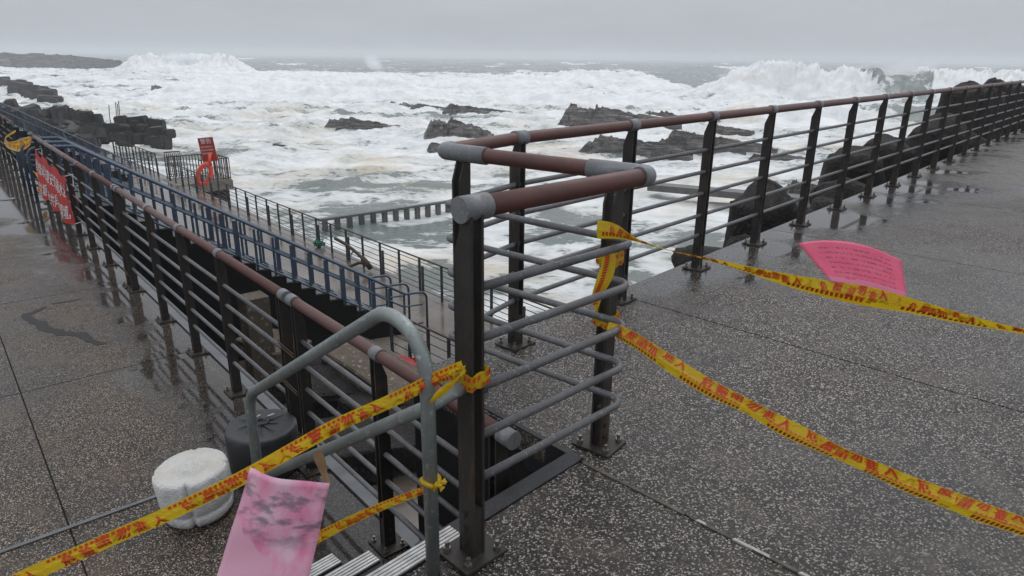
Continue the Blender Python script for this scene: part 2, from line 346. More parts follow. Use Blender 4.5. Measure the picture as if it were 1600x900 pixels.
# ------------------------------------------------------------------ mesh builder
class MB:
    def __init__(self): self.v = []; self.f = []
    def add(self, vs, fs):
        o = len(self.v); self.v += [tuple(p) for p in vs]; self.f += [tuple(i + o for i in f) for f in fs]; return self
    def box(self, c, size, ax=None):
        c = Vector(c); X, Y, Z = ax if ax else (Vector((1, 0, 0)), Vector((0, 1, 0)), Vector((0, 0, 1)))
        h = [s / 2 for s in size]; vs = []
        for sz in (-1, 1):
            for sxx, sy in ((-1, -1), (1, -1), (1, 1), (-1, 1)):
                vs.append(c + X * (sxx * h[0]) + Y * (sy * h[1]) + Z * (sz * h[2]))
        return self.add(vs, [(3, 2, 1, 0), (4, 5, 6, 7), (0, 1, 5, 4), (1, 2, 6, 5), (2, 3, 7, 6), (3, 0, 4, 7)])
    def beam(self, p, q, wdt, hgt, up=Vector((0, 0, 1))):
        p = Vector(p); q = Vector(q); X = (q - p); l = X.length; X.normalize()
        Y = up.cross(X); Y.normalize(); Z = X.cross(Y)
        return self.box((p + q) / 2, (l, wdt, hgt), (X, Y, Z))
    def prism(self, poly, z0, z1):
        n = len(poly); vs = [(p[0], p[1], z0) for p in poly] + [(p[0], p[1], z1) for p in poly]
        ar = sum(poly[i][0] * poly[(i + 1) % n][1] - poly[(i + 1) % n][0] * poly[i][1] for i in range(n))
        fs = [tuple(range(n, 2 * n)), tuple(range(n - 1, -1, -1))] + [(i, (i + 1) % n, n + (i + 1) % n, n + i) for i in range(n)]
        if ar < 0: fs = [tuple(reversed(f)) for f in fs]
        return self.add(vs, fs)
    def tube(self, pts, r, n=10, caps=True, closed=False):
        pts = [Vector(p) for p in pts]; m = len(pts)
        rs = r if isinstance(r, (list, tuple)) else [r] * m
        tg = []
        for i in range(m):
            a = pts[(i - 1) % m] if (closed or i > 0) else pts[i]; b = pts[(i + 1) % m] if (closed or i < m - 1) else pts[i]
            d = b - a; tg.append(d.normalized() if d.length > 1e-9 else Vector((0, 0, 1)))
        ref = Vector((0, 0, 1)) if abs(tg[0].z) < .9 else Vector((1, 0, 0))
        u = tg[0].cross(ref).normalized(); vs = []
        for i in range(m):
            u = (u - tg[i] * u.dot(tg[i])).normalized(); v = tg[i].cross(u)
            for k in range(n):
                an = 2 * math.pi * k / n; vs.append(pts[i] + (u * math.cos(an) + v * math.sin(an)) * rs[i])
        fs = []
        for i in range(m if closed else m - 1):
            j = (i + 1) % m
            for k in range(n): fs.append((i * n + k, i * n + (k + 1) % n, j * n + (k + 1) % n, j * n + k))
        if caps and not closed: fs += [tuple(range(n - 1, -1, -1)), tuple(range((m - 1) * n, m * n))]
        return self.add(vs, fs)
    def mesh(self, name, mat, smooth=False):
        me = bpy.data.meshes.new(name); me.from_pydata(self.v, [], self.f)
        if mat: me.materials.append(MATS[mat])
        if smooth:
            me.polygons.foreach_set('use_smooth', [len(p.vertices) <= 4 for p in me.polygons])
        me.update(); return me
    def build(self, name, mat, parent=None, smooth=False, loc=None):
        return link(name, self.mesh(name, mat, smooth), parent, loc)
def link(name, me, parent=None, loc=None, mat4=None):
    o = bpy.data.objects.new(name, me); col.objects.link(o)
    if parent: o.parent = parent
    if mat4 is not None: o.matrix_basis = mat4
    if loc is not None: o.location = loc
    return o
def thing(name, loc, label, cat, group=None):
    o = bpy.data.objects.new(name, None); col.objects.link(o); o.empty_display_size = .1
    o.location = (0, 0, 0); return tag(o, label, cat, group)
def tag(o, label, cat, group=None, kind=None):
    if label and not kind: kind = 'thing'
    if label: o['label'] = label
    if cat: o['category'] = cat
    if group: o['group'] = group
    if kind: o['kind'] = kind
    return o
def struct(o): o['kind'] = 'structure'; return o
def fillet(pts, r, n=7):
    pts = [Vector(p) for p in pts]; out = [pts[0]]
    for i in range(1, len(pts) - 1):
        a, b, c = pts[i - 1], pts[i], pts[i + 1]; d1 = (a - b); d2 = (c - b)
        l1, l2 = d1.length, d2.length; d1.normalize(); d2.normalize()
        ang = d1.angle(d2); cut = min(r / math.tan(ang / 2), l1 * .48, l2 * .48); rr = cut * math.tan(ang / 2)
        bis = (d1 + d2).normalized(); cen = b + bis * (rr / math.sin(ang / 2)); p, q = b + d1 * cut, b + d2 * cut
        for k in range(n + 1):
            s = k / n; e = (p - cen).lerp(q - cen, s)
            w1 = (p - cen); w2 = (q - cen); om = w1.angle(w2)
            v = (w1 * math.sin((1 - s) * om) + w2 * math.sin(s * om)) / math.sin(om) if om > 1e-4 else e
            out.append(cen + v)
    out.append(pts[-1]); return out
def frame(p, d2):                       # local x = along, y = left of it, z = up
    d = Vector((d2.x, d2.y, 0)).normalized(); m = Matrix.Identity(4); y = Vector((-d.y, d.x, 0))
    for i in range(3): m[i][0] = d[i]; m[i][1] = y[i]
    m.translation = p; return m
def set_low(me, fn):
    """how low-lying (puddle-prone) each paving vertex is"""
    a = me.attributes.new('low', 'FLOAT', 'POINT')
    co = np.empty(len(me.vertices) * 3, np.float32); me.vertices.foreach_get('co', co); co = co.reshape(-1, 3)
    a.data.foreach_set('value', fn(co[:, 0], co[:, 1]).astype(np.float32))
def slab_mesh(name, corners, z0, z1, mat, low, nu=30, nv=30):
    """paving slab: a gridded top with worn edges and a skirt"""
    c = [Vector(p) for p in corners]; vs = []; fs = []
    for j in range(nv + 1):
        for i in range(nu + 1):
            p = c[0].lerp(c[1], i / nu).lerp(c[3].lerp(c[2], i / nu), j / nv)
            vs.append((p.x, p.y, z1 - (.004 if i in (0, nu) or j in (0, nv) else 0)))
    for j in range(nv):
        for i in range(nu): fs.append((j * (nu + 1) + i, j * (nu + 1) + i + 1, (j + 1) * (nu + 1) + i + 1, (j + 1) * (nu + 1) + i))
    ring = [i for i in range(nu + 1)] + [(j) * (nu + 1) + nu for j in range(1, nv + 1)] + [nv * (nu + 1) + i for i in range(nu - 1, -1, -1)] + [j * (nu + 1) for j in range(nv - 1, 0, -1)]
    o = len(vs)
    for k in ring: vs.append((vs[k][0], vs[k][1], z0))
    n = len(ring)
    for k in range(n): fs.append((ring[(k + 1) % n], ring[k], o + k, o + (k + 1) % n))
    ar = (c[1] - c[0]).x * (c[2] - c[1]).y - (c[1] - c[0]).y * (c[2] - c[1]).x
    if ar < 0: fs = [tuple(reversed(f)) for f in fs]
    me = bpy.data.meshes.new(name); me.from_pydata(vs, [], fs); me.materials.append(MATS[mat]); set_low(me, low); me.update()
    return me

# ================================================================== SETTING: decks
def sea_t(s): return 2.52 + .0217 * (s - 2.5)
def low_deck(x, y):
    s = x * S2.x + y * S2.y; t = x * T2.x + y * T2.y
    d = np.clip(2.5 + .0217 * (s - 2.5) - t, 0, None)
    g = np.exp(-(d / 1.35) ** 2) * np.clip((s - 2.2) / 2.0, 0, 1) * (1 - .75 * np.clip((s - 9) / 4, 0, 1))
    far = .30 * np.clip((s - 8) / 5, 0, 1)
    return np.clip(g * .60 + far, 0, 1)
def low_ter(x, y):
    b = x * B2.x + y * B2.y; a = x * A2.x + y * A2.y
    d = np.clip(1.62 - b, 0, None)
    return np.clip(np.exp(-(d / .8) ** 2) * .80 + .40 * np.clip((a - 9.5) / 4, 0, 1), 0, 1)

deck = struct(thing('upper_deck', None, None, None)); terrace = struct(thing('terrace', None, None, None)); pool_deck = struct(thing('pool_deck', None, None, None))
G = .005
for s0, s1 in ((-12, -6), (-6, 0.1), (.1, 1.86)):
    cs = [ST(s0 + G, -9), ST(s1 - G, -9), ST(s1 - G, 1.415), ST(s0 + G, 1.415)]
    link('slab', slab_mesh('slab', [v3(c, 0) for c in cs], -.10, 0, 'aggregate_deck', low_deck, 20, 40), deck)
for s0, s1 in ((1.86, 3.6), (3.6, 6.15), (6.15, 8.9), (8.9, 11.8), (11.8, 15), (15, 19), (19, 24), (24, 32)):
    cs = [ST(s0 + G, -9), ST(s1 - G, -9), ST(s1 - G, sea_t(s1)), ST(s0 + G, sea_t(s0))]
    link('slab', slab_mesh('slab', [v3(c, 0) for c in cs], -.10, 0, 'aggregate_deck', low_deck, 24, 60), deck)
m = MB(); m.prism([ST(-12, -9), ST(1.90, -9), ST(1.90, 1.41), ST(-12, 1.41)], -6.5, -.012)
m.prism([ST(1.87, -8.9), ST(32, -8.9), ST(32, sea_t(32) - .02), ST(1.87, sea_t(1.9) - .02)], -6.5, -.0125)
m.build('foundation', 'joint_fill', deck)
# black steel angle round the opening
m = MB(); m.prism([ST(1.10, 1.415), ST(1.86, 1.415), ST(1.86, 1.485), ST(1.10, 1.485)], -.18, .004); m.build('edge_strip', 'edge_dark', deck)
m = MB(); m.prism([ST(1.858, 1.42), ST(1.884, 1.42), ST(1.925, 2.50), ST(1.90, 2.50)], -.18, .003); m.build('edge_strip', 'edge_dark', deck)
m = MB(); m.prism([ST(-12, 1.415), ST(1.10, 1.415), ST(1.10, 1.465), ST(-12, 1.465)], -.16, .0); m.build('edge_strip', 'edge_dark', deck)
# mortar left in the joint, and the white chips
m = MB()
for t0, t1 in ((1.40, .95), (.93, .72), (.70, .30), (.2, -.6)):
    m.prism([ST(1.853, t0), ST(1.868, t0), ST(1.867, t1), ST(1.854, t1)], -.02, .0015)
m.build('joint_mortar', 'mortar', deck)
for t0, t1 in ((.905, .865), (.77, .64), (.55, .51)):
    m = MB(); m.prism([ST(1.853, t0), ST(1.865, t0 - .006), ST(1.866, t1 + .01), ST(1.854, t1)], -.01, .003); m.build('mortar_chip', 'white_chip', deck)

# terrace
rows = [.2, 3.98, 6.05, 8.52, 10.46, 12.7, 14.9, 17.2, 19.6, 22.2, 25, 28, 32, 37]
for a0, a1 in zip(rows[:-1], rows[1:]):
    for b0, b1 in ((-6.5, -2.9), (-2.9, .2), (.2, 1.56)):
        cs = [AB(a0 + G, b0 + G), AB(a1 - G, b0 + G), AB(a1 - G, b1 - G), AB(a0 + G, b1 - G)]
        link('slab', slab_mesh('slab', [v3(c, 0) for c in cs], Z_TER - .1, Z_TER, 'aggregate_terrace', low_ter, 16, 16), terrace)
m = MB(); m.prism([AB(.2, -6.4), AB(40, -6.4), AB(40, 1.57), AB(.2, 1.57)], -6.5, Z_TER - .013); m.build('foundation', 'joint_fill', terrace)
m = MB(); m.prism([AB(1.6, 1.562), AB(40, 1.562), AB(40, 1.63), AB(1.6, 1.63)], Z_TER - .25, Z_TER + .012); m.prism([AB(1.6, 1.632), AB(40, 1.632), AB(40, 1.66), AB(1.6, 1.66)], Z_TER - .25, Z_TER - .03); m.build('edge_strip', 'edge_metal', terrace)
m = MB(); m.prism([AB(3.965, -6), AB(3.992, -6), AB(3.992, 1.0), AB(3.965, 1.0)], Z_TER - .05, Z_TER + .005); m.build('joint_strip', 'edge_metal', terrace)
# cracks in the terrace
def crack(pts, wd):
    P = [gp(x, y, Z_TER) for x, y in pts]; vs = []
    for i, p in enumerate(P):
        d = (P[min(i + 1, len(P) - 1)] - P[max(i - 1, 0)]).normalized(); n = Vector((-d.y, d.x, 0)); hw = wd[i] * .5
        j = random.uniform(.6, 1.4)
        vs += [p + n * hw * j, p - n * hw * (2 - j)]
    k = len(P); m = MB()
    top = [(v.x, v.y, Z_TER + .0025) for v in vs]; bot = [(v.x, v.y, Z_TER - .01) for v in vs]
    fs = [(2 * i, 2 * i + 1, 2 * i + 3, 2 * i + 2) for i in range(k - 1)]
    fs += [(2 * i + 2 + 2 * k, 2 * i + 2 * k, 2 * i, 2 * i + 2) for i in range(k - 1)] + [(2 * i + 1 + 2 * k, 2 * i + 3 + 2 * k, 2 * i + 3, 2 * i + 1) for i in range(k - 1)]
    m.add(top + bot, fs); m.build('crack', 'water_stain', terrace)
def dense(pts, n=5, amp=2.2):
    out = []
    for i in range(len(pts) - 1):
        for k in range(n):
            s = k / n; out.append((pts[i][0] + (pts[i + 1][0] - pts[i][0]) * s + random.uniform(-amp, amp), pts[i][1] + (pts[i + 1][1] - pts[i][1]) * s + random.uniform(-amp, amp) * .5))
    return out + [pts[-1]]
pp = dense([(70, 480), (55, 488), (40, 493), (58, 503), (72, 513), (98, 521), (125, 524), (140, 532), (163, 538)], 3, 1.5)
crack(pp, [.05 + .05 * math.sin(math.pi * i / len(pp)) * random.uniform(.5, 1.3) for i in range(len(pp))])
pp = dense([(80, 475), (105, 472), (128, 466)], 4, 1.2); crack(pp, [.05 * math.sin(math.pi * (i + .5) / len(pp)) for i in range(len(pp))])

# short flight of steps from the deck to the terrace
stair = thing('concrete_steps', None, 'short flight of concrete steps with white ridged nosings beside the foam float', 'steps')
TR = .262; RISE = 1.0 / 6
for k in range(1, 6):
    z = -RISE * k; t0 = 1.462 + TR * (k - 1); m = MB()
    m.prism([ST(-3, t0 - .0), ST(1.085 - .001 * k, t0), ST(1.085 - .001 * k, t0 + TR), ST(-3, t0 + TR)], Z_TER - .2, z); m.build('step', 'edge_dark', stair)
for k in range(0, 6):
    z = -RISE * k; t1 = 1.465 + TR * k; s1 = 1.235 if k == 0 else 1.083
    base = MB().prism([ST(-3, t1 - .062), ST(s1, t1 - .062), ST(s1, t1 + .012), ST(-3, t1 + .012)], z - .02, z + .005).build('nosing', 'edge_dark', stair)
    m = MB()
    for j in range(5):
        u = t1 - .058 + j * .0138; m.prism([ST(-3, u), ST(s1 - .002, u), ST(s1 - .002, u + .009), ST(-3, u + .009)], z + .004, z + .0105)
    m.build('ridge', 'nosing', base)

# pool deck, far below
pa = Vector((-1.8, 16.77)); pd = Vector((-22.15, 24.9)).normalized(); pn = Vector((pd.y, -pd.x))      # pn points to sea
def PD(a, n): return pa + pd * a + pn * n
grid_a = [-9, -4.5, 0, 4.5, 9, 13.5, 18, 22.5, 27, 31.5, 36, 41]
for a0, a1 in zip(grid_a[:-1], grid_a[1:]):
    for n0, n1 in ((-6.2, -3.1), (-3.1, .28)):
        MB().prism([PD(a0 + .004, n0), PD(a1 - .004, n0), PD(a1 - .004, n1 - .004), PD(a0 + .004, n1 - .004)], Z_POOL - .12, Z_POOL).build('slab', 'pool_paving', pool_deck)
m = MB(); m.prism([PD(-9, -6.15), PD(41, -6.15), PD(41, .25), PD(-9, .25)], -8, Z_POOL - .012); m.build('foundation', 'wall_concrete', pool_deck)
m = MB(); m.prism([PD(-9, .29), PD(41, .29), PD(41, .36), PD(-9, .36)], Z_POOL - .5, Z_POOL - .03); m.build('edge_strip', 'wall_concrete', pool_deck)
# ground of the yard between terrace and pool
yard = struct(MB().prism([AB(.5, 1.6), AB(42, 1.6), PD(41, -6.1), PD(-6.5, -6.1)], -8, Z_POOL - .14).build('yard_ground', 'dark_concrete'))

# ================================================================== RAILINGS
def post_mesh(h, name='post', mat='post_paint'):
    m = MB(); wd = .066; th = .009
    for x in (-.0195, .0195):
        poly = [(-wd / 2, 0), (wd / 2, 0), (wd / 2, h - .125), (-.004, h - .026), (-wd / 2, h - .026)]
        vs = [(x - th / 2, y, z) for y, z in poly] + [(x + th / 2, y, z) for y, z in poly]; n = 5
        m.add(vs, [tuple(range(n)), tuple(range(2 * n - 1, n - 1, -1))] + [((i + 1) % n, i, n + i, n + (i + 1) % n) for i in range(n)])
    m.box((0, -.006, .085), (.0295, .05, .17))                    # spacer at the foot
    for z in (.045, .095, .145):
        for sg in (-1, 1): m.tube([(sg * .0235, .006, z), (sg * .033, .006, z)], .0105, 6)
    return m.mesh(name, mat)
PLATE = MB().box((0, 0, .005), (.17, .15, .01)).mesh('base_plate', 'post_paint')
BOLT = MB().tube([(0, 0, .0), (0, 0, .014)], .0125, 6).tube([(0, 0, .014), (0, 0, .034)], .0075, 8).mesh('bolt', 'bolt_steel')
POST = post_mesh(1.12)
BAR_Z = (.885, .73, .572, .412, .262)
def add_post(parent, p, d2, z, bolts=True, mesh=POST, plate=True):
    o = link('post', mesh, parent, mat4=frame(v3(p, z + .008), d2))
    if plate: link('base_plate', PLATE, o, loc=(0, 0, -.006))
    if bolts:
        for bx, by in ((.06, .052), (-.06, .052), (.06, -.052), (-.06, -.052)): link('bolt', BOLT, o, loc=(bx, by, .003))
    return o
def collar(parent, p, d, r=.0365, l=.085):
    return MB().tube([p - d * l / 2, p + d * l / 2], r, 18).build('collar', 'collar_grey', parent, True)

# ---- upper deck railing
rail = thing('deck_railing', None, 'grey bar railing with brown handrail folding round the opening and along the wet deck', 'railing')
pA = Vector((-.117, 1.79)); pBc = Vector((.471, 2.361)); pCc = Vector((-.285, 2.925)); pD = Vector((.021, 3.458))
dirR = Vector((4.791, 5.174)).normalized(); pFar = pD + dirR * 27.0
pCc = Vector((-.30, 2.945)); 
dAB = (pBc - pA).normalized(); dBC = (pCc - pBc).normalized(); dCD = (pD + dirR * .0 - pCc).normalized()
HR = 1.115
add_post(rail, pA, dAB, 0); add_post(rail, pBc + dBC * .135, dBC * 1, 0); add_post(rail, pCc - dBC * .10, dBC, 0)
NP = 27
for k in range(NP): add_post(rail, pD + dirR * (1.007 * k), dirR, 0, bolts=k < 11)
path = [v3(pA - dAB * .022, HR), v3(pBc, HR), v3(pCc, HR), v3(pD, HR), v3(pFar, HR)]
fp = fillet(path, .055, 8)
MB().tube(fp, .0305, 20).build('handrail', 'handrail_brown', rail, True)
def elbow(a, b, c, la, lb, name='elbow'):
    pa_ = b + (a - b).normalized() * la; pc_ = b + (c - b).normalized() * lb
    MB().tube(fillet([pa_, b, pc_], .055, 10), .0365, 20).build(name, 'collar_grey', rail, True)
elbow(path[0], path[1], path[2], .062, .24); elbow(path[1], path[2], path[3], .24, .062)
MB().tube([path[0] - v3(dAB, 0) * .012, path[0] + v3(dAB, 0) * .085], .0365, 20).build('end_cap', 'collar_grey', rail, True)
for k in range(NP):
    p = v3(pD + dirR * (1.007 * k), HR); collar(rail, p + v3(dirR, 0) * .012, v3(dirR, 0))
for z in BAR_Z:
    cor = .05
    bp = [v3(pA + dAB * .02, z), v3(pBc - dAB * .05, z), v3(pCc, z), v3(pD, z), v3(pFar, z)]
    MB().tube(fillet(bp, .062, 8), .0138, 12).build('bar', 'bar_paint', rail, True)

# ---- terrace railings
def terrace_rail(a0, a1, posts, label, ties=()):
    o = thing('terrace_railing', None, label, 'railing', None); b = 1.485; h = 1.12
    p, q = v3(AB(a0, b), Z_TER + h), v3(AB(a1, b), Z_TER + h); d = (q - p).normalized()
    MB().tube([p + d * .01, q - d * .01], .0305, 18).build('handrail', 'handrail_brown', o, True)
    for e in (p + d * .035, q - d * .035): collar(o, e, d, .0365, .075)
    for k, a in enumerate(posts):
        add_post(o, AB(a, b), -A2, Z_TER, bolts=a < 13)
        if 0 < k < len(posts) - 1: collar(o, v3(AB(a, b), Z_TER + h), d, .036, .07)
    for z in BAR_Z:
        MB().tube([v3(AB(posts[0], b), Z_TER + z), v3(AB(posts[-1], b), Z_TER + z)], .0138, 10).build('bar', 'bar_paint', o, True)
    for a, z in ties:
        P = [v3(AB(a + dx, b + dy), Z_TER + z + dz) for dx, dy, dz in ((-.16, -.045, .0), (.06, -.05, .02), (.075, .05, .0), (-.16, .05, -.015))]
        MB().tube(P, .003, 5, closed=True).build('wire_tie', 'wire', o)
        MB().tube([q + Vector((0, 0, -.022)) for q in P], .003, 5, closed=True).build('wire_tie', 'wire', o)
    return o
terrace_rail(1.71, 3.75, [1.80, 2.73, 3.66], 'nearest terrace railing section, ending in a cap below the deck opening')
terrace_rail(3.80, 8.20, [3.88, 5.0, 5.975, 6.965, 8.12], 'terrace railing section starting behind the black float, left of the galvanised handrail', ((3.84, .8), (3.84, .55), (3.84, .25)))
terrace_rail(8.26, 14.23, [8.34, 9.39, 10.38, 11.3, 12.3, 13.25, 14.1], 'terrace railing section carrying the red banner', ((8.30, .8), (8.30, .52), (8.30, .2)))
terrace_rail(17.45, 33.0, [17.55 + 1.1 * k for k in range(15)], 'farthest terrace railing section beyond the blue stair top at the left edge')

# ---- galvanised stair handrail
gal = thing('stair_handrail', None, 'bent galvanised pipe handrail beside the short steps, tied with yellow tape', 'handrail')
p0 = ST(1.061, 1.347); p1 = ST(1.061, 2.53)
P = [v3(p0, 0), v3(p0, .925), v3(p1, .165), v3(p1, -.66)]
MB().tube(fillet([P[0], P[1], P[2], P[3]], .15, 14), .0215, 16).build('top_pipe', 'galvanised', gal, True)
sl = (P[2] - P[1]).normalized()
q0 = v3(p0, .57)
MB().tube(fillet([v3(pA - dAB * .0, .60), q0 + Vector((.0, .0, .0)), v3(p1, -.235)], .05, 8), .0205, 14).build('mid_pipe', 'galvanised', gal, True)

# ---- blue stairs and their railings
az = R(64); dS = Vector((math.sin(az), math.cos(az)))
def blue_stair(a_off, label, labels, offs, nst=21):
    o = thing('blue_railed_stair', None, label, 'stair')
    P0 = AB(14.35 + a_off, 1.60); Wd = A2 * 1.70; run = 5.95 / nst; rise = 3.6 / nst
    for k in range(nst):
        a = P0 + dS * (.35 + run * k); b_ = a + dS * run; z = Z_TER - rise * k - .004
        MB().prism([a, b_, b_ + Wd, a + Wd], z - .9 if k < nst - 5 else Z_POOL - .1, z).build('step', 'tread_grey', o)
        nb = MB().prism([b_ - dS * .05 + A2 * .03, b_ + dS * .006 + A2 * .03, b_ + dS * .006 + Wd - A2 * .03, b_ - dS * .05 + Wd - A2 * .03], z - .03, z + .006)
        nb.build('nosing', 'edge_metal', o)
    # solid side wall with the saw-tooth top
    for side, nm in ((-.10, 0), (1.70, 1)):
        top = []
        for k in range(nst):
            z = Z_TER - rise * k + .012; top += [(.35 + run * k, z), (.35 + run * (k + 1), z)]
        m = MB(); vs = []; 
        for u, z in top: vs.append(v3(P0 + dS * u + A2 * side, z))
        for u, z in top: vs.append(v3(P0 + dS * u + A2 * side, Z_POOL - .12))
        n = len(top); off = v3(A2, 0) * .10; full = vs + [v + off for v in vs]; M = 2 * n; fs = []
        for i in range(n - 1):
            fs += [(i, i + 1, n + i + 1, n + i), (M + i + 1, M + i, M + n + i, M + n + i + 1), (i + 1, i, M + i, M + i + 1)]
        fs += [(0, n, M + n, M), (n - 1, M + n - 1, M + 2 * n - 1, 2 * n - 1)]
        m.add(full, fs); m.build('side_wall', 'stair_black', o)
    slope = -3.6 / 5.95
    for lb, w in zip(labels, offs):
        g = thing('blue_railing', None, lb, 'railing')
        def pt(u, h): # u along stair
            zz = Z_TER if u < .35 else max(Z_TER + slope * (u - .35), Z_POOL)
            return v3(P0 + dS * u + A2 * w, zz + h)
        h = .92
        top = fillet([pt(-.25, 0), Vector(pt(-.25, h)), pt(.45, h + .06), pt(6.35, h + .0), pt(6.85, h), pt(6.85, .0)], .16, 6)
        MB().tube(top, .029, 10).build('top_rail', 'blue_paint', g, True)
        for hh, rr in ((.62, .022), (.16, .022)):
            MB().tube([pt(-.25, hh), pt(.4, hh), pt(6.3, hh), pt(6.75, hh)], rr, 8).build('lower_rail', 'blue_paint', g, True)
        nb = 19
        me = MB().box((0, 0, 0), (.05, .022, h - .02)).mesh('baluster', 'blue_paint'); wide = MB().box((0, 0, 0), (.10, .05, h - .02)).mesh('baluster', 'blue_paint')
        for k in range(nb):
            u = .10 + k * (6.45 / nb) + .1
            if u < 6.6: link('baluster', wide if k % 6 == 2 else me, g, mat4=frame(pt(u, h / 2), dS))
    return o
blue_stair(0, 'dark stair with saw-tooth side wall descending from the terrace to the pool deck', ['nearest blue railing on the dark stair, at the saw-tooth edge', 'middle blue railing on the dark stair', 'far-side blue railing on the dark stair'], (.02, .80, 1.62))
blue_stair(25.5, 'far second stair with blue railings ending at the armour blocks', ['near blue railing of the far second stair', 'back blue railing of the far second stair'], (.02, 1.62))

# ---- pool deck railing
def bar_rail(name, label, p, q, z, h, n, nbars, double=True, top='rust_bar', mat='slate_paint', pw=.06, skip=()):
    o = thing(name, None, label, 'railing'); d = (q - p).normalized(); ln = (q - p).length
    me = MB().box((0, 0, h / 2), (pw, .045, h)).mesh('post', mat); sh = MB().box((0, 0, h * .39), (pw * .9, .05, h * .78)).mesh('post', mat)
    for k in range(n + 1):
        if k in skip: continue
        link('post', me, o, mat4=frame(v3(p + d * (ln * k / n), z), d))
        if double and k % 2 == 0: link('post', sh, o, mat4=frame(v3(p + d * (ln * k / n - .14), z), d))
    for j in range(nbars):
        zz = z + h * (.10 + .78 * j / (nbars - 1)); MB().tube([v3(p, zz), v3(q, zz)], .010, 6).build('bar', mat, o, True)
    MB().tube([v3(p, z + h * .985), v3(q, z + h * .985)], .022, 8).build('top_rail', top, o, True)
    return o
bar_rail('pool_railing', 'long slate-grey pool railing along the sea edge, bent driftwood caught in it', PD(-5, 0), PD(23.2, 0), Z_POOL, .98, 28, 6)
bar_rail('pool_railing', 'far pool railing between the red sign platform and the armour blocks', PD(25.2, 0), PD(34.2, 0), Z_POOL, 1.15, 12, 6)
bar_rail('yard_railing', 'short low railing with brown top rail at the foot of the dark stair', Vector((-2.55, 13.42)), Vector((-.3, 11.12)), Z_POOL, 1.0, 5, 5, False)

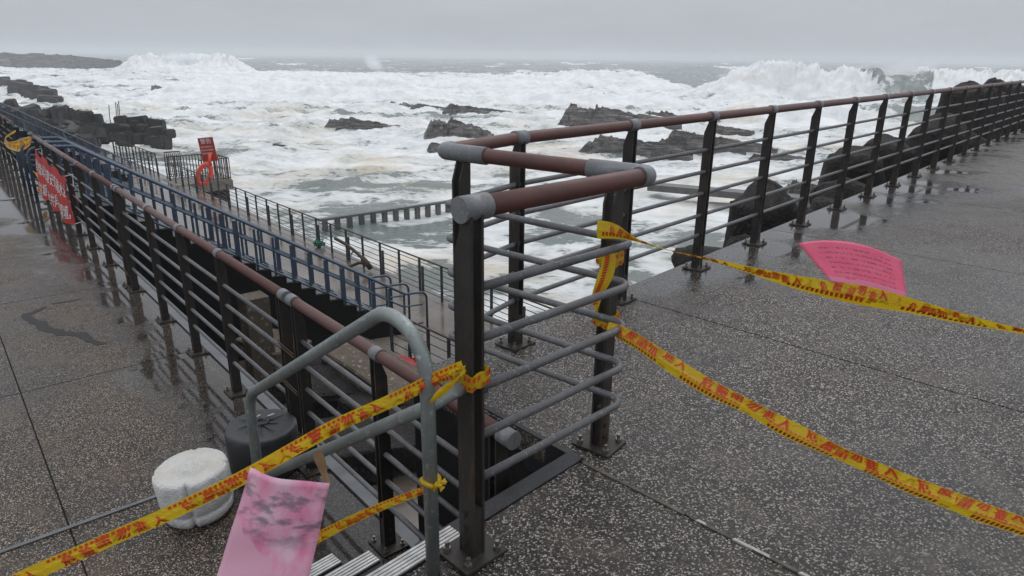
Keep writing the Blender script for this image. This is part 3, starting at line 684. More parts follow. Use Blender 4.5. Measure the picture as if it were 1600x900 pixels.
# ================================================================== SEA
def build_sea():
    th = np.concatenate([np.radians(np.linspace(-80, -44, 24))[:-1], np.radians(np.linspace(-44, 44, 980)), np.radians(np.linspace(44, 80, 24))[1:]])
    r = np.concatenate([[4.0], np.geomspace(9, 1100, 640), np.geomspace(1100, 3200, 30)[1:]])
    TH, RR = np.meshgrid(th, r); X = RR * np.sin(TH); Y = RR * np.cos(TH)
    dist = RR
    # --- swell, growing seaward
    z = np.zeros_like(X)
    off = np.clip((Y - 40) / 160, 0, 1)
    wx = X + 14 * fbm(X / 120, Y / 120, 2)
    wy = Y + 16 * fbm(X / 90 + 9, Y / 90, 3)
    for lam, amp, ang in ((85, .55, .05), (52, .36, -.18), (33, .3, .22), (19, .2, .0)):
        ph = (wy * np.cos(ang) + wx * np.sin(ang)) * 2 * np.pi / lam
        z += amp * off * (np.abs(np.sin(ph / 2)) * -2 + 1.2)
    # chop close in
    chop = fbm(X / 3.4, Y / 2.4, 5, .55) * .30 + fbm(X / 13, Y / 8 + 7, 3) * .38
    z += chop * (.6 + 1.0 * np.clip((Y - 25) / 45, 0, 1))
    # --- turbulence of the surf
    billow = 1 - np.abs(fbm(X / 9, Y / 7 + 3, 5, .55)) * 2.2
    surf = np.clip((Y - 48) / 40, 0, 1) * np.clip((430 - Y) / 120, 0, 1)
    right = np.clip((X - (-10 + .10 * Y)) / 45, 0, 1)              # the white water ends sooner to the right
    far_lim = 300 - 140 * right
    lim = far_lim + 150 * fbm(X / 60, Y / 75, 5, .55)
    white = 1 / (1 + np.exp((Y - lim) / 14))
    near = 1 / (1 + np.exp(-(Y - 50 - 12 * fbm(X / 14, Y / 14 + 4, 3)) / 6))
    foam = .455 + .12 * near * white + .34 * fbm(X / 18, Y / 6, 5, .55) + .14 * fbm(X / 5, Y / 3, 3) + .06 * np.clip((Y - 85) / 60, 0, 1) * white - .06 * np.clip((Y - 150) / 80, 0, 1)
    foam = np.where(Y > lim, np.minimum(foam, .17 + .55 * np.clip(fbm(X / 40, Y / 16, 5, .6) - .38, 0, 1)), foam)
    streaks = fbm(X / 26 + 40, Y / 4.5, 5, .6); foam += np.clip((Y - 45) / 30, 0, 1) * .30 * streaks
    z += surf * white * billow * .6
    # --- breaking waves: (x0, x1, y at x0, y at x1, height, face width, back width, broken-from, broken-to)
    def breaker(x0, x1, ya, yb, h, wf, wb, segs, rough=1.0, seed=0.):
        J = np.where((X > x0) & (X < x1) & (np.abs(Y - (ya + yb) / 2) < 3.2 * wb + abs(yb - ya)))
        if len(J[0]) == 0: return
        x = X[J]; y = Y[J]; u = (x - x0) / (x1 - x0); zero = np.zeros_like(x)
        yc = ya + (yb - ya) * u + (3 + .02 * ya) * fbm(x / 23 + seed, zero + seed, 3)
        env = np.clip(np.minimum(u, 1 - u) * 5, 0, 1); env = env * env * (3 - 2 * env)
        d = y - yc
        prof = np.where(d < 0, np.exp(-(d / wf) ** 2), np.exp(-(d / wb) ** 2))
        hh = h * env * (1 + .28 * fbm(x / 17 + seed, zero + 2.2, 3))
        brk = np.zeros_like(x)
        for a, b in segs: brk = np.maximum(brk, 1 / (1 + np.exp(-(x - a) / 2.2)) * 1 / (1 + np.exp((x - b) / 2.2)))
        rg = (1 - np.abs(fbm(x / 6 + seed, y / 6, 5, .6)) * 2.0) * brk * rough
        z[J] += prof * hh * (1 + .20 * rg) + prof * brk * rg * h * .12
        f = foam[J] + prof * brk * .75 * env
        face = np.where(d < 0, np.exp(-((d + wf * .5) / (wf * .9)) ** 2), 0) * env * (1 - brk)
        f -= face * .8
        foam[J] = np.where(prof * env * (1 - brk) > .25, np.minimum(f, .20 + .55 * np.clip(fbm(x / 3.2, y / 2.2, 4, .6) + .08, 0, 1)), f)
    breaker(25, 150, 133, 128, 4.9, 6.5, 15, [(36, 66), (74, 170)], 1.3, 1.)
    breaker(-12, 40, 185, 170, 2.2, 6, 16, [(-40, 60)], 1., 2.)
    breaker(-156, -104, 285, 280, 3.9, 11, 24, [(-400, 100)], 2.6, 3.)
    breaker(-330, -180, 250, 250, 1.0, 9, 20, [(-400, 180)], 1., 8.)
    breaker(-115, -20, 225, 215, 1.7, 7, 17, [(-215, 40)], 1., 4.)
    breaker(-85, 20, 165, 160, 1.5, 6, 13, [(-195, 60)], 1., 5.)
    breaker(-70, -5, 128, 122, 1.5, 5, 11, [(-70, -5)], 1., 6.)
    breaker(20, 75, 84, 82, 1.7, 4.5, 9, [(20, 44), (50, 75)], 1., 7.)
    breaker(-10, 30, 112, 108, 1.2, 4, 9, [(-10, 30)], 1., 9.)
    for k in range(30):                                            # whitecaps and swells outside
        yy = random.uniform(400, 950); xx = random.uniform(-.75, .8) * yy; wdt = random.uniform(25, 70); s = xx + wdt * random.uniform(.2, .5)
        breaker(xx, xx + wdt, yy, yy + random.uniform(-8, 8), random.uniform(.6, 1.3), 9, 18, [(s, s + wdt * random.uniform(.12, .4))], .7, k * 1.7)
    # tidal pool in front of the pool railing: calmer, greener
    px = (X - pa.x) * pd.x + (Y - pa.y) * pd.y; pnn = (X - pa.x) * pn.x + (Y - pa.y) * pn.y
    pool = np.clip((12.8 - px) / 1.2, 0, 1) * np.clip((pnn - .2) / 1, 0, 1) * np.clip((18 - pnn) / 5, 0, 1) * np.clip((px + 16) / 6, 0, 1)
    z = z * (1 - .45 * pool); foam = foam * (1 - pool) + pool * (.42 + .46 * fbm(X / 5.5 + 3, Y / 5.5, 4))
    edge = np.exp(-((pnn - 1.0) / 1.2) ** 2) * ((px > -12) & (px < 42)); foam += edge * .30
    z = np.where(dist < 60, z, z)
    damp = np.clip((dist - 7) / 8, 0, 1); z *= damp
    z = np.minimum(z, np.where(pnn < 6, .55, 99))                  # never over the pool deck
    z *= np.where(dist > 1400, np.clip((2400 - dist) / 1000, .0, 1), 1)
    silt = np.clip(np.clip((110 - Y) / 45, 0, 1) * 1.15 * np.clip(.55 + 1.2 * fbm(X / 17, Y / 12, 3), 0, 1) + .35 * np.clip((180 - Y) / 60, 0, 1) * np.clip(fbm(X / 30, Y / 12, 3) + .1, 0, 1) * 1.6, 0, 1)
    nr, nc = X.shape
    co = np.stack([X, Y, z + Z_SEA], -1).reshape(-1, 3).astype(np.float32)
    idx = np.arange(nr * nc).reshape(nr, nc)
    q = np.stack([idx[:-1, :-1], idx[:-1, 1:], idx[1:, 1:], idx[1:, :-1]], -1).reshape(-1, 4)[:, ::1]
    me = bpy.data.meshes.new('sea'); me.vertices.add(len(co)); me.vertices.foreach_set('co', co.ravel())
    me.loops.add(q.size); me.loops.foreach_set('vertex_index', q.ravel().astype(np.int32))
    me.polygons.add(len(q)); me.polygons.foreach_set('loop_start', np.arange(0, q.size, 4, dtype=np.int32))
    me.polygons.foreach_set('use_smooth', np.ones(len(q), bool))
    me.update(calc_edges=True)
    for nm, v in (('foam', foam), ('silt', silt)):
        at = me.attributes.new(nm, 'FLOAT', 'POINT'); at.data.foreach_set('value', np.clip(v, 0, 1.3).reshape(-1).astype(np.float32))
    me.materials.append(MATS['sea_water']); o = link('sea', me); struct(o)
    return o
build_sea()

# ================================================================== ROCKS
def rock(cx, cy, lx, ly, h, rot, label, seed, strata=1.1, tilt=.45, ground=Z_SEA, name='sea_rock', mat='rock', peak=(.0, .0), sink=.9, n=96, plates=18):
    """wave-cut ledge: long tilted beds, each with a broken edge toward the shore, dipping down to the right"""
    rs = random.Random(int(seed * 100)); u = np.linspace(-1.15, 1.15, n); U, V = np.meshgrid(u, u)
    x = U * lx / 2; y = V * ly / 2; z = np.full_like(x, -sink)
    wob = fbm(U * 2.2 + seed, V * 2.2, 4, .6)
    for k in range(plates):
        f = (k + .5) / plates; py = (f - .5) * ly * .92; span = math.sqrt(max(.08, 1 - (2 * f - 1) ** 2))
        L_ = lx * span * rs.uniform(.45, .95); px = (lx * span - L_) * rs.uniform(-.5, .5) + peak[0] * lx * .15
        W_ = ly / plates * rs.uniform(1.3, 3.0); hp = h * (.45 + .55 * span) * rs.uniform(.5, 1.05)
        sk = rs.uniform(-.15, .15)
        xi = (x - px) / L_ + .06 * wob; yi = (y - py - sk * (x - px) + ly * .045 * wob) / W_
        rag = fbm(x / lx * 9 + k * 3.1 + seed, y / ly * 9, 3, .6)
        inside = (np.abs(xi + .05 * rag) < .5) & (yi + .25 * rag > -.5) & (yi < 1.2)
        prof = np.clip((xi + .5) / .12, 0, 1) * (1 - .62 * np.clip(xi + .5, 0, 1)) * (1 - .42 * np.clip(yi + .5, 0, 1.7))
        q = (yi * 3.4 + xi * 1.2 + rag); prof = prof * (.93 + .10 * (q - np.floor(q)))
        zz = hp * prof + rag * h * .035
        z = np.where(inside, np.maximum(z, zz), z)
    z = z + fbm(U * 7 + seed, V * 7, 3) * h * .025
    edge = np.clip((1.15 - np.maximum(np.abs(U), np.abs(V))) / .1, 0, 1); z = z * edge - sink * (1 - edge)
    xx = x; yy = y
    c, s = math.cos(rot), math.sin(rot)
    co = np.stack([cx + xx * c - yy * s, cy + xx * s + yy * c, z + ground - .1], -1).reshape(-1, 3)
    idx = np.arange(n * n).reshape(n, n)
    fs = np.stack([idx[:-1, :-1], idx[:-1, 1:], idx[1:, 1:], idx[1:, :-1]], -1).reshape(-1, 4)
    me = bpy.data.meshes.new(name); me.from_pydata(co.tolist(), [], fs.tolist()); me.materials.append(MATS[mat]); me.update()
    return tag(link(name, me), label, 'rock')
def rk(px0, px1, py_base, py_top, label, seed, depth_f=.55, rot=0., **kw):
    a, b = gp(px0, py_base, Z_SEA), gp(px1, py_base, Z_SEA); c = (a + b) / 2; wd = (b - a).length
    Yv = c.y + wd * depth_f * .3; hgt = gd((px0 + px1) / 2, py_top, Yv).z - Z_SEA
    return rock(c.x, c.y + wd * depth_f * .35, wd * 1.28, wd * depth_f * 1.1, max(hgt, .35) * .92, rot, label, seed, **kw)
rk(900, 1062, 202, 155, 'large dark tilted rock ledge, right of centre in the surf', 1.3, .55, -.15, peak=(-.3, .1), strata=2.2)
rk(895, 985, 212, 180, 'low dark rock shelf in front of the large tilted ledge', 2.1, .5, 0)
rk(1010, 1065, 190, 168, 'small rock point at the right end of the large tilted ledge', 3.7, .5, .1)
rk(918, 1065, 243, 200, 'broad dark rock behind the deck handrail, second from the left', 4.2, .5, -.2, strata=1.8)
rk(1040, 1192, 240, 192, 'long dark rock seen through the deck railing, right of centre', 5.9, .45, -.15, peak=(.1, .1), strata=1.8)
rk(1090, 1150, 196, 175, 'narrow rock just above the brown handrail', 6.4, .5, 0)
rk(1120, 1185, 212, 188, 'rock wedge on the right behind the long dark rock', 6.9, .5, .2)
rk(1180, 1262, 252, 234, 'small low rocks awash between two deck railing posts', 7.7, .35, -.1)
rk(665, 765, 218, 172, 'layered brown rock ledge in mid surf above the railing corner', 8.3, .9, .5, strata=1.5)
rk(700, 800, 183, 154, 'long pale-streaked rock ledge running seaward in mid surf', 9.1, .8, .25, peak=(-.2, 0), strata=1.8)
rk(668, 724, 234, 218, 'small ledge awash just left of the railing corner', 10.4, .5, 0)
rk(602, 660, 172, 154, 'flat-topped rock with square edge, centre left in the surf', 11.2, .6, 0)
rk(640, 702, 176, 158, 'low ragged rocks right of the flat-topped rock', 12.9, .5, .1)
rk(505, 612, 206, 176, 'long grey ridge of rock left of centre', 13.1, .45, .35, peak=(.35, 0), strata=1.5)
rk(425, 455, 231, 220, 'tiny dark rock awash left of centre', 14.6, .6, 0)
rk(236, 273, 143, 129, 'single dark wedge rock alone in white water at left', 15.2, .5, -.2, peak=(-.6, 0))
rk(302, 322, 142, 136, 'tiny rock right of the dark wedge rock', 16.2, .6, 0)
rk(70, 137, 124, 115, 'thin line of rocks before the headland', 17.3, .4, 0)
rk(152, 184, 122, 115, 'pair of small far rocks right of the headland', 18.4, .4, 0)
rk(868, 926, 300, 281, 'small rock shelf at the end of the pool wall', 19.4, .6, 0)
rk(1228, 1330, 318, 270, 'broken brown rock beside the concrete beam, behind the railing', 20.3, .6, .2, strata=.9)
hl = gp(-60, 113, Z_SEA)
rock(hl.x - 62, hl.y + 40, 190, 60, 13.0, .12, 'low brown headland at the far left edge', 21.7, 9, name='headland', mat='rock', peak=(-.2, 0), sink=2, n=90, plates=16)

# ================================================================== ARMOUR BLOCKS
def block_mesh(lx, ly, lz, seed):
    rs = random.Random(seed); bm = bmesh.new(); bmesh.ops.create_cube(bm, size=1)
    for v in bm.verts:
        v.co.x *= lx * rs.uniform(.93, 1.05); v.co.y *= ly * rs.uniform(.93, 1.05); v.co.z *= lz * rs.uniform(.95, 1.03)
    bmesh.ops.bevel(bm, geom=bm.edges[:], offset=.13, segments=2, affect='EDGES')
    me = bpy.data.meshes.new('concrete_block'); bm.to_mesh(me); bm.free(); me.materials.append(MATS['armour_concrete']); return me
BLK = [block_mesh(1.3, 1.1, 2.6, 1), block_mesh(2.5, 1.2, 1.1, 2), block_mesh(1.4, 1.4, 1.5, 3), block_mesh(2.0, 1.5, 1.0, 4), block_mesh(1.0, .9, 2.1, 5)]
def block(p, k, rz, tx=0, ty=0, label='', group=None, scale=1.0):
    o = link('concrete_block', BLK[k % 5]); o.location = p; o.rotation_euler = (tx, ty, rz); o.scale = (scale,) * 3
    return tag(o, label, 'concrete block', group)
lab_n = 'dark armour block heaped behind the blue railings, inland of the heap front'; grp_n = 'armour blocks heaped at the end of the pool deck'
ORD = ('first', 'second', 'third', 'fourth', 'fifth', 'sixth', 'seventh', 'eighth', 'ninth', 'tenth', 'eleventh', 'twelfth', 'thirteenth')
rs = random.Random(5)
for x in range(100, 262, 13):                                      # front row standing at the deck end
    base = 226 - (x - 100) * .012 + (0 if x < 235 else 6); nth = ORD[(x - 100) // 13]
    for lv in range(3):
        p = gp(x + rs.uniform(-4, 4) + 3 * lv, base, Z_POOL - .3); p.y += .9 * lv + rs.uniform(0, .4); p.x -= .3 * lv
        zz = Z_POOL - .3 + (.34, .90, 1.38)[lv] + rs.uniform(-.12, .15)
        if lv == 2 and x > 225: continue
        if lv == 2 and rs.random() < .35: continue
        block((p.x, p.y, zz), rs.randrange(5), rs.uniform(-.5, .3) + .1, rs.uniform(-.12, .12), rs.uniform(-.15, .15), '%s armour block from the stair side in the %s course of the heap front' % (nth, ('bottom', 'middle', 'top')[lv]), grp_n, rs.uniform(.46, .66))
for x, yb, yt, lb2 in ((232, 222, 186, 'tall upright armour block, third from the sea end of the heap'), (244, 224, 187, 'tall upright armour block, second from the sea end of the heap'), (252, 226, 189, 'tall upright armour block standing at the sea end of the heap'), (222, 222, 184, 'tall upright armour block, fourth from the sea end of the heap')):
    p = gp(x, yb, Z_POOL - .5); block((p.x, p.y, Z_POOL + .45), 0, rs.uniform(-.2, .2), 0, rs.uniform(-.05, .05), lb2, grp_n, .68)
for k in range(60):                                                # the heap rising to the left
    s = rs.random(); x = -30 + s * 180; y = 176 + s * 40 + rs.uniform(-5, 20)
    p = gp(x, y, -3.3 + rs.uniform(-.4, .4)); block((p.x, p.y, p.z), rs.randrange(5), rs.uniform(0, 3), rs.uniform(-.5, .5), rs.uniform(-.4, .4), lab_n, grp_n, rs.uniform(.45, .72))
for k in range(40):
    s = rs.random(); x = -40 + s * 160; y = 166 + s * 28 + rs.uniform(-6, 6)
    p = gp(x, y, -3.9); block((p.x, p.y, p.z + rs.uniform(-.3, .5)), rs.randrange(5), rs.uniform(0, 3), rs.uniform(-.5, .5), rs.uniform(-.4, .4), lab_n, grp_n, rs.uniform(.5, .85))
lab_f = 'hazy concrete block in the distant heap below the headland'; grp_f = 'armour blocks in the distant heap'
for k in range(44):
    s = rs.random(); x = -25 + s * 122; y = 126 + s * 33 + rs.uniform(-3, 5)
    p = gp(x, y, Z_SEA + .5); block((p.x, p.y, p.z + rs.uniform(-.6, 1.5) * (1.1 - .7 * s)), rs.choice((1, 2, 3, 2)), rs.uniform(-.5, .5), rs.uniform(-.15, .15), rs.uniform(-.15, .15), lab_f, grp_f, rs.uniform(.8, 1.35))
for x, dz in ((171, .9), (182, 1.15), (187, 1.2), (184.5, 1.0)):   # bent reinforcing rods on the heap
    p = gp(x, 183, -3.3); o = MB().tube([(p.x, p.y, -3.9), (p.x + .03, p.y, -3.1), (p.x + .12, p.y, -3.3 + dz)], .03, 5).build('steel_rod', 'rust_bar')
    tag(o, 'thin rusty steel rod sticking up from the armour blocks', 'steel rod', 'steel rods on the armour blocks')

# tetrapods behind the deck railing, on the right
def tetra_mesh(seed):
    rs = random.Random(seed); bm = bmesh.new(); bmesh.ops.create_icosphere(bm, subdivisions=2, radius=.78)
    dirs = [Vector((0, 0, 1))] + [Vector((math.cos(a) * .943, math.sin(a) * .943, -.333)) for a in (0, 2 * math.pi / 3, 4 * math.pi / 3)]
    for d in dirs:
        u = d.orthogonal().normalized(); v = d.cross(u); prev = None
        for l, r in ((.35, .80), (.9, .66), (1.5, .55), (1.72, .52), (1.82, .44), (1.86, .30)):
            ring = [bm.verts.new(d * l + (u * math.cos(2 * math.pi * k / 18) + v * math.sin(2 * math.pi * k / 18)) * r) for k in range(18)]
            if prev:
                for k in range(18): bm.faces.new((prev[k], prev[(k + 1) % 18], ring[(k + 1) % 18], ring[k]))
            prev = ring
        bm.faces.new(prev)
    for v in bm.verts:
        f = 1 + .05 * math.sin(v.co.x * 5 + seed) * math.cos(v.co.y * 4.3) + .03 * math.sin(v.co.z * 9 + v.co.x * 7) + rs.uniform(-.022, .022); v.co *= f
    bm.normal_update(); me = bpy.data.meshes.new('tetrapod'); bm.to_mesh(me); bm.free()
    me.polygons.foreach_set('use_smooth', [True] * len(me.polygons)); me.materials.append(MATS['dark_concrete']); return me
TET = [tetra_mesh(k) for k in range(3)]
def tetra(tip, d, spin, label, scale=1.0, k=0, group=None):
    """tip = end of the leg that shows, d = direction of that leg"""
    d = Vector(d).normalized(); q = Vector((0, 0, 1)).rotation_difference(d)
    o = link('tetrapod', TET[k % 3]); o.rotation_mode = 'QUATERNION'
    from mathutils import Quaternion
    o.rotation_quaternion = q @ Quaternion((0, 0, 1), spin); o.scale = (scale,) * 3; o.location = Vector(tip) - d * 1.84 * scale
    return tag(o, label, 'tetrapod', group)
tetra(gd(1192, 306, 9.3), (-.25, -.25, 1), 1.05, 'rounded tetrapod leg standing up behind the railing, nearest the camera', .80, 0)
tetra(gd(1252, 338, 9.6), (.1, -.5, 1), 1.05, 'low tetrapod just right of the nearest one, behind the railing', .62, 1)
tetra(gd(1335, 240, 12.6), (-.2, -.3, 1), 1.05, 'tetrapod with a rough broken top behind the middle of the deck railing', .95, 2)
tetra(gd(1292, 306, 11.6), (-.9, -.1, .5), 1.6, 'tetrapod leg slanting seaward behind the middle of the railing', .8, 0)
tetra(gd(1392, 222, 14.0), (.05, -.2, 1), 1.3, 'blunt tetrapod leg right of the rough-topped one', .95, 1)
tetra(gd(1448, 196, 15.6), (-.75, .0, .72), .4, 'tetrapod leg rising left at the foot of the tallest one', 1.0, 2)
tetra(gd(1512, 138, 17.4), (-.12, -.05, 1), .9, 'tallest tetrapod, its leg rising above the handrail at right', 1.0, 0)
tetra(gd(1540, 140, 17.9), (.12, 0, 1), 2.3, 'tetrapod pressed against the right side of the tallest one', 1.0, 1)
tetra(gd(1566, 130, 18.6), (.2, -.1, 1), .2, 'dark tetrapod knob just right of the tallest one', .75, 2)
tetra(gd(1600, 140, 20.0), (.3, 0, 1), 1.4, 'tetrapod at the right edge of the picture behind the railing', 1.15, 0)
tetra(gd(1478, 205, 15.4), (.3, -.4, .8), 1.9, 'tetrapod low in front of the tallest one, close to the deck edge', .95, 1)
rs = random.Random(11)
lab_t = 'dark tetrapod down in the shadow against the deck wall'; grp_t = 'tetrapods packed against the deck wall'
for k in range(30):
    s = 11.4 + k * .55; c = ST(s, sea_t(s) + .9 + rs.uniform(0, 1.2)); zt = -1.25 + rs.uniform(-.35, .3) + .022 * k
    tetra((c.x, c.y, zt), (rs.uniform(-.3, .5), rs.uniform(-.3, .5), rs.uniform(.6, 1)), rs.uniform(0, 6), lab_t, rs.uniform(.7, .9), k, grp_t)
for k in range(6):
    s = 8.7 + k * .45; c = ST(s, sea_t(s) + .75 + rs.uniform(0, .6)); zt = -.85 + .05 * k + rs.uniform(-.1, .1)
    tetra((c.x, c.y, zt), (rs.uniform(-.1, .5), rs.uniform(-.1, .5), 1), rs.uniform(0, 6), lab_t, .55, k, grp_t)

# ================================================================== POOL SURROUNDINGS
# concrete post-and-beam wall of the tidal pool
pw = thing('pool_wall', None, 'low concrete wall of posts and beam across the tidal pool', 'wall')
wa, wb = gp(497, 344, -5.25), gp(895, 287, -5.25); wd_ = (wb - wa).normalized()
MB().beam(wa, wb, .26, .10).build('beam', 'tread_grey', pw)
pm = MB().box((0, 0, -.75), (.20, .20, 1.40)).mesh('post', 'tread_grey')
nP = 26
for k in range(nP): link('post', pm, pw, mat4=frame(wa.lerp(wb, (k + .5) / nP), Vector((wd_.x, wd_.y))))
b0, b1 = gp(1015, 291, -5.2), gp(1262, 313, -5.2)
tag(MB().beam(b0, b1, 1.0, .34).build('concrete_beam', 'tread_grey'), 'flat concrete beam lying in the foam behind the deck railing', 'beam')

# platform with the red sign
plat = thing('sea_platform', None, 'small concrete platform with barred rails standing out over the sea', 'platform')
c0, c1, c2 = gp(285, 284, Z_POOL), gp(352, 277, Z_POOL), gp(357, 285, Z_POOL)
ux = Vector((c1.x - c0.x, c1.y - c0.y)); lx = ux.length; ux.normalize(); uy = Vector((-ux.y, ux.x))
o2 = Vector((c0.x, c0.y)); 
def PL(i, j): return o2 + ux * i + uy * j
MB().prism([PL(-.6, -1.0), PL(lx, -1.0), PL(lx, 1.4), PL(-.6, 1.4)], Z_POOL - .45, Z_POOL + .01).build('slab', 'wall_concrete', plat)
for i in (.4, lx - .5):
    MB().prism([PL(i - .3, -.9), PL(i + .3, -.9), PL(i + .3, 1.2), PL(i - .3, 1.2)], -8, Z_POOL - .45).build('pier', 'dark_concrete', plat)
def panel(parent, p, q, z, h, n, mat='rust_bar'):
    g = MB()
    MB().tube([v3(p, z + h), v3(q, z + h)], .03, 6).build('top_rail', mat, parent); MB().tube([v3(p, z + .1), v3(q, z + .1)], .02, 6).build('bottom_rail', mat, parent)
    me = MB().box((0, 0, h / 2), (.035, .035, h)).mesh('upright', mat)
    for k in range(n + 1): link('upright', me, parent, mat4=frame(v3(p.lerp(q, k / n), z), q - p))
panel(plat, PL(-.3, 1.3), PL(lx - .05, 1.3), Z_POOL, 1.1, 16); panel(plat, PL(lx - .05, 1.3), PL(lx - .05, -.9), Z_POOL, 1.1, 9); panel(plat, PL(.6, -.9), PL(lx - .05, -.9), Z_POOL, 1.1, 12)
gate = thing('barred_gate', None, 'rusty barred gate beside the platform, washed foam at its foot', 'gate')
ga, gb = gp(262, 276, Z_POOL), gp(286, 274, Z_POOL); panel(gate, Vector((ga.x, ga.y)), Vector((gb.x, gb.y)), Z_POOL, 1.25, 8, 'rust_bar')
sp = gp(336, 291, Z_POOL)
sgn = thing('warning_sign', None, 'tilted red warning board with white writing above the lifebuoy', 'sign')
Rt = Matrix.Rotation(R(-6), 4, 'Y'); Tr = Matrix.Translation((sp.x - .12, sp.y, Z_POOL + 1.75))
bd = MB().box((0, 0, 0), (.72, .04, 1.12)).build('board', 'sign_red', sgn); bd.matrix_basis = Tr @ Rt
MB().tube([(sp.x + .18, sp.y + .05, Z_POOL), (sp.x + .05, sp.y + .05, Z_POOL + 1.9)], .035, 8).build('pole', 'slate_paint', sgn)
lb = thing('lifebuoy', None, 'orange-red ring lifebuoy hanging under the red sign', 'lifebuoy')
rg = [Vector((sp.x - .28 + .40 * math.cos(t) * .75, sp.y - .35 + .1 * math.cos(t), Z_POOL + .62 + .42 * math.sin(t) + .28 * math.cos(t) * .75)) for t in np.linspace(0, 2 * math.pi, 28, endpoint=False)]
MB().tube(rg, .11, 10, closed=True).build('ring', 'orange_plastic', lb, True)
MB().tube([(sp.x + .08, sp.y - .3, Z_POOL + 1.05), (sp.x + .02, sp.y - .3, Z_POOL + 1.3), (sp.x + .06, sp.y - .2, Z_POOL + 1.62)], .075, 8).build('float_strap', 'orange_plastic', lb, True)

# ------------------------------------------------------------------ lettering
_tcache = {}
def text2d(s, size=1.0):
    """flat outline of a line of text: (verts (x, y), faces), from the built-in font"""
    if s in _tcache: return _tcache[s]
    cu = bpy.data.curves.new('t', 'FONT'); cu.body = s; cu.size = 1.0; cu.resolution_u = 2
    o = bpy.data.objects.new('t', cu); col.objects.link(o)
    dg = bpy.context.evaluated_depsgraph_get(); me = o.evaluated_get(dg).to_mesh()
    vs = [(v.co.x, v.co.y) for v in me.vertices]; fs = [tuple(p.vertices) for p in me.polygons]
    o.evaluated_get(dg).to_mesh_clear(); bpy.data.objects.remove(o); bpy.data.curves.remove(cu)
    _tcache[s] = (vs, fs); return vs, fs
def put_text(mb, s, fn, x0, y0, size, squash=1.0, bold=0.0):
    vs, fs = text2d(s)
    for dx in ((0,) if not bold else (-bold, 0, bold)):
        k = 0 if not bold else (dx / bold)
        mb.add([fn(x0 + (x + dx) * size * squash, y0 + y * size, k) for x, y in vs], fs)
def sgn_fn(x, y, k=0): return (x, -.0235 - .0004 * k, y)
m = MB(); put_text(m, '警告', sgn_fn, -.26, .30, .26, 1, .012)
for i, ln in enumerate(('海象不佳風浪強大', '請勿靠近水域活動', '請注意自身安全')): put_text(m, ln, sgn_fn, -.31, .10 - .15 * i, .085, .85, .012)
t = m.build('lettering', 'white_paint', bd)

# ------------------------------------------------------------------ red banner on the terrace railing
ban = thing('red_banner', None, 'red banner with white writing tied to the terrace railing', 'banner')
A0, A1 = 10.85, 13.6
def ban_pt(x, y, off=0.0):
    """x 0..3 m from the far end to the near end, y 0..0.86 m up"""
    u = x / 3.0; sag = .05 * math.sin(u * 3 * math.pi) ** 2; bow = .05 * math.sin(u * 3 * math.pi + .4) * (.4 + .6 * (1 - y / .86)) + .03 * math.sin(9 * u + 4 * y)
    p = AB(A1 - (A1 - A0) * u, 1.485 - .085 - abs(bow) - off)
    return Vector((p.x, p.y, Z_TER + .30 + y * .80 * (1 - sag * 1.6) - .06 * u + .05 * math.sin(u * 3 * math.pi) ** 2 * (y / .86 - 1)))
nx, ny = 60, 12; vs = [ban_pt(3.0 * i / nx, .84 * j / ny) for j in range(ny + 1) for i in range(nx + 1)]
fs = [(j * (nx + 1) + i, j * (nx + 1) + i + 1, (j + 1) * (nx + 1) + i + 1, (j + 1) * (nx + 1) + i) for j in range(ny) for i in range(nx)]
m = MB(); m.add(vs, fs); m.add([v + v3(B2, 0) * .003 for v in vs], [tuple(reversed(f)) for f in fs]); m.build('cloth', 'red_plastic', ban, True)
m = MB(); bf = lambda x, y, k=0: ban_pt(x, y, .007 + .0005 * k)
put_text(m, '珍惜海洋請注意安全愛護海水浴場', bf, .06, .48, .25, .76, .022); put_text(m, '垃圾不落地共同維護環境。', bf, .30, .10, .26, .86, .022)
m.build('lettering', 'white_paint', ban)
for u, y in ((0.0, .84), (0.0, .02), (3.0, .84), (3.0, .02)):
    p = ban_pt(u, y); m = MB(); m.tube([p, p + v3(B2, 0) * .09 + Vector((0, 0, .02)), p + v3(B2, 0) * .07 + Vector((0, 0, -.14))], .006, 5); m.build('tie_cord', 'white_paint', ban)

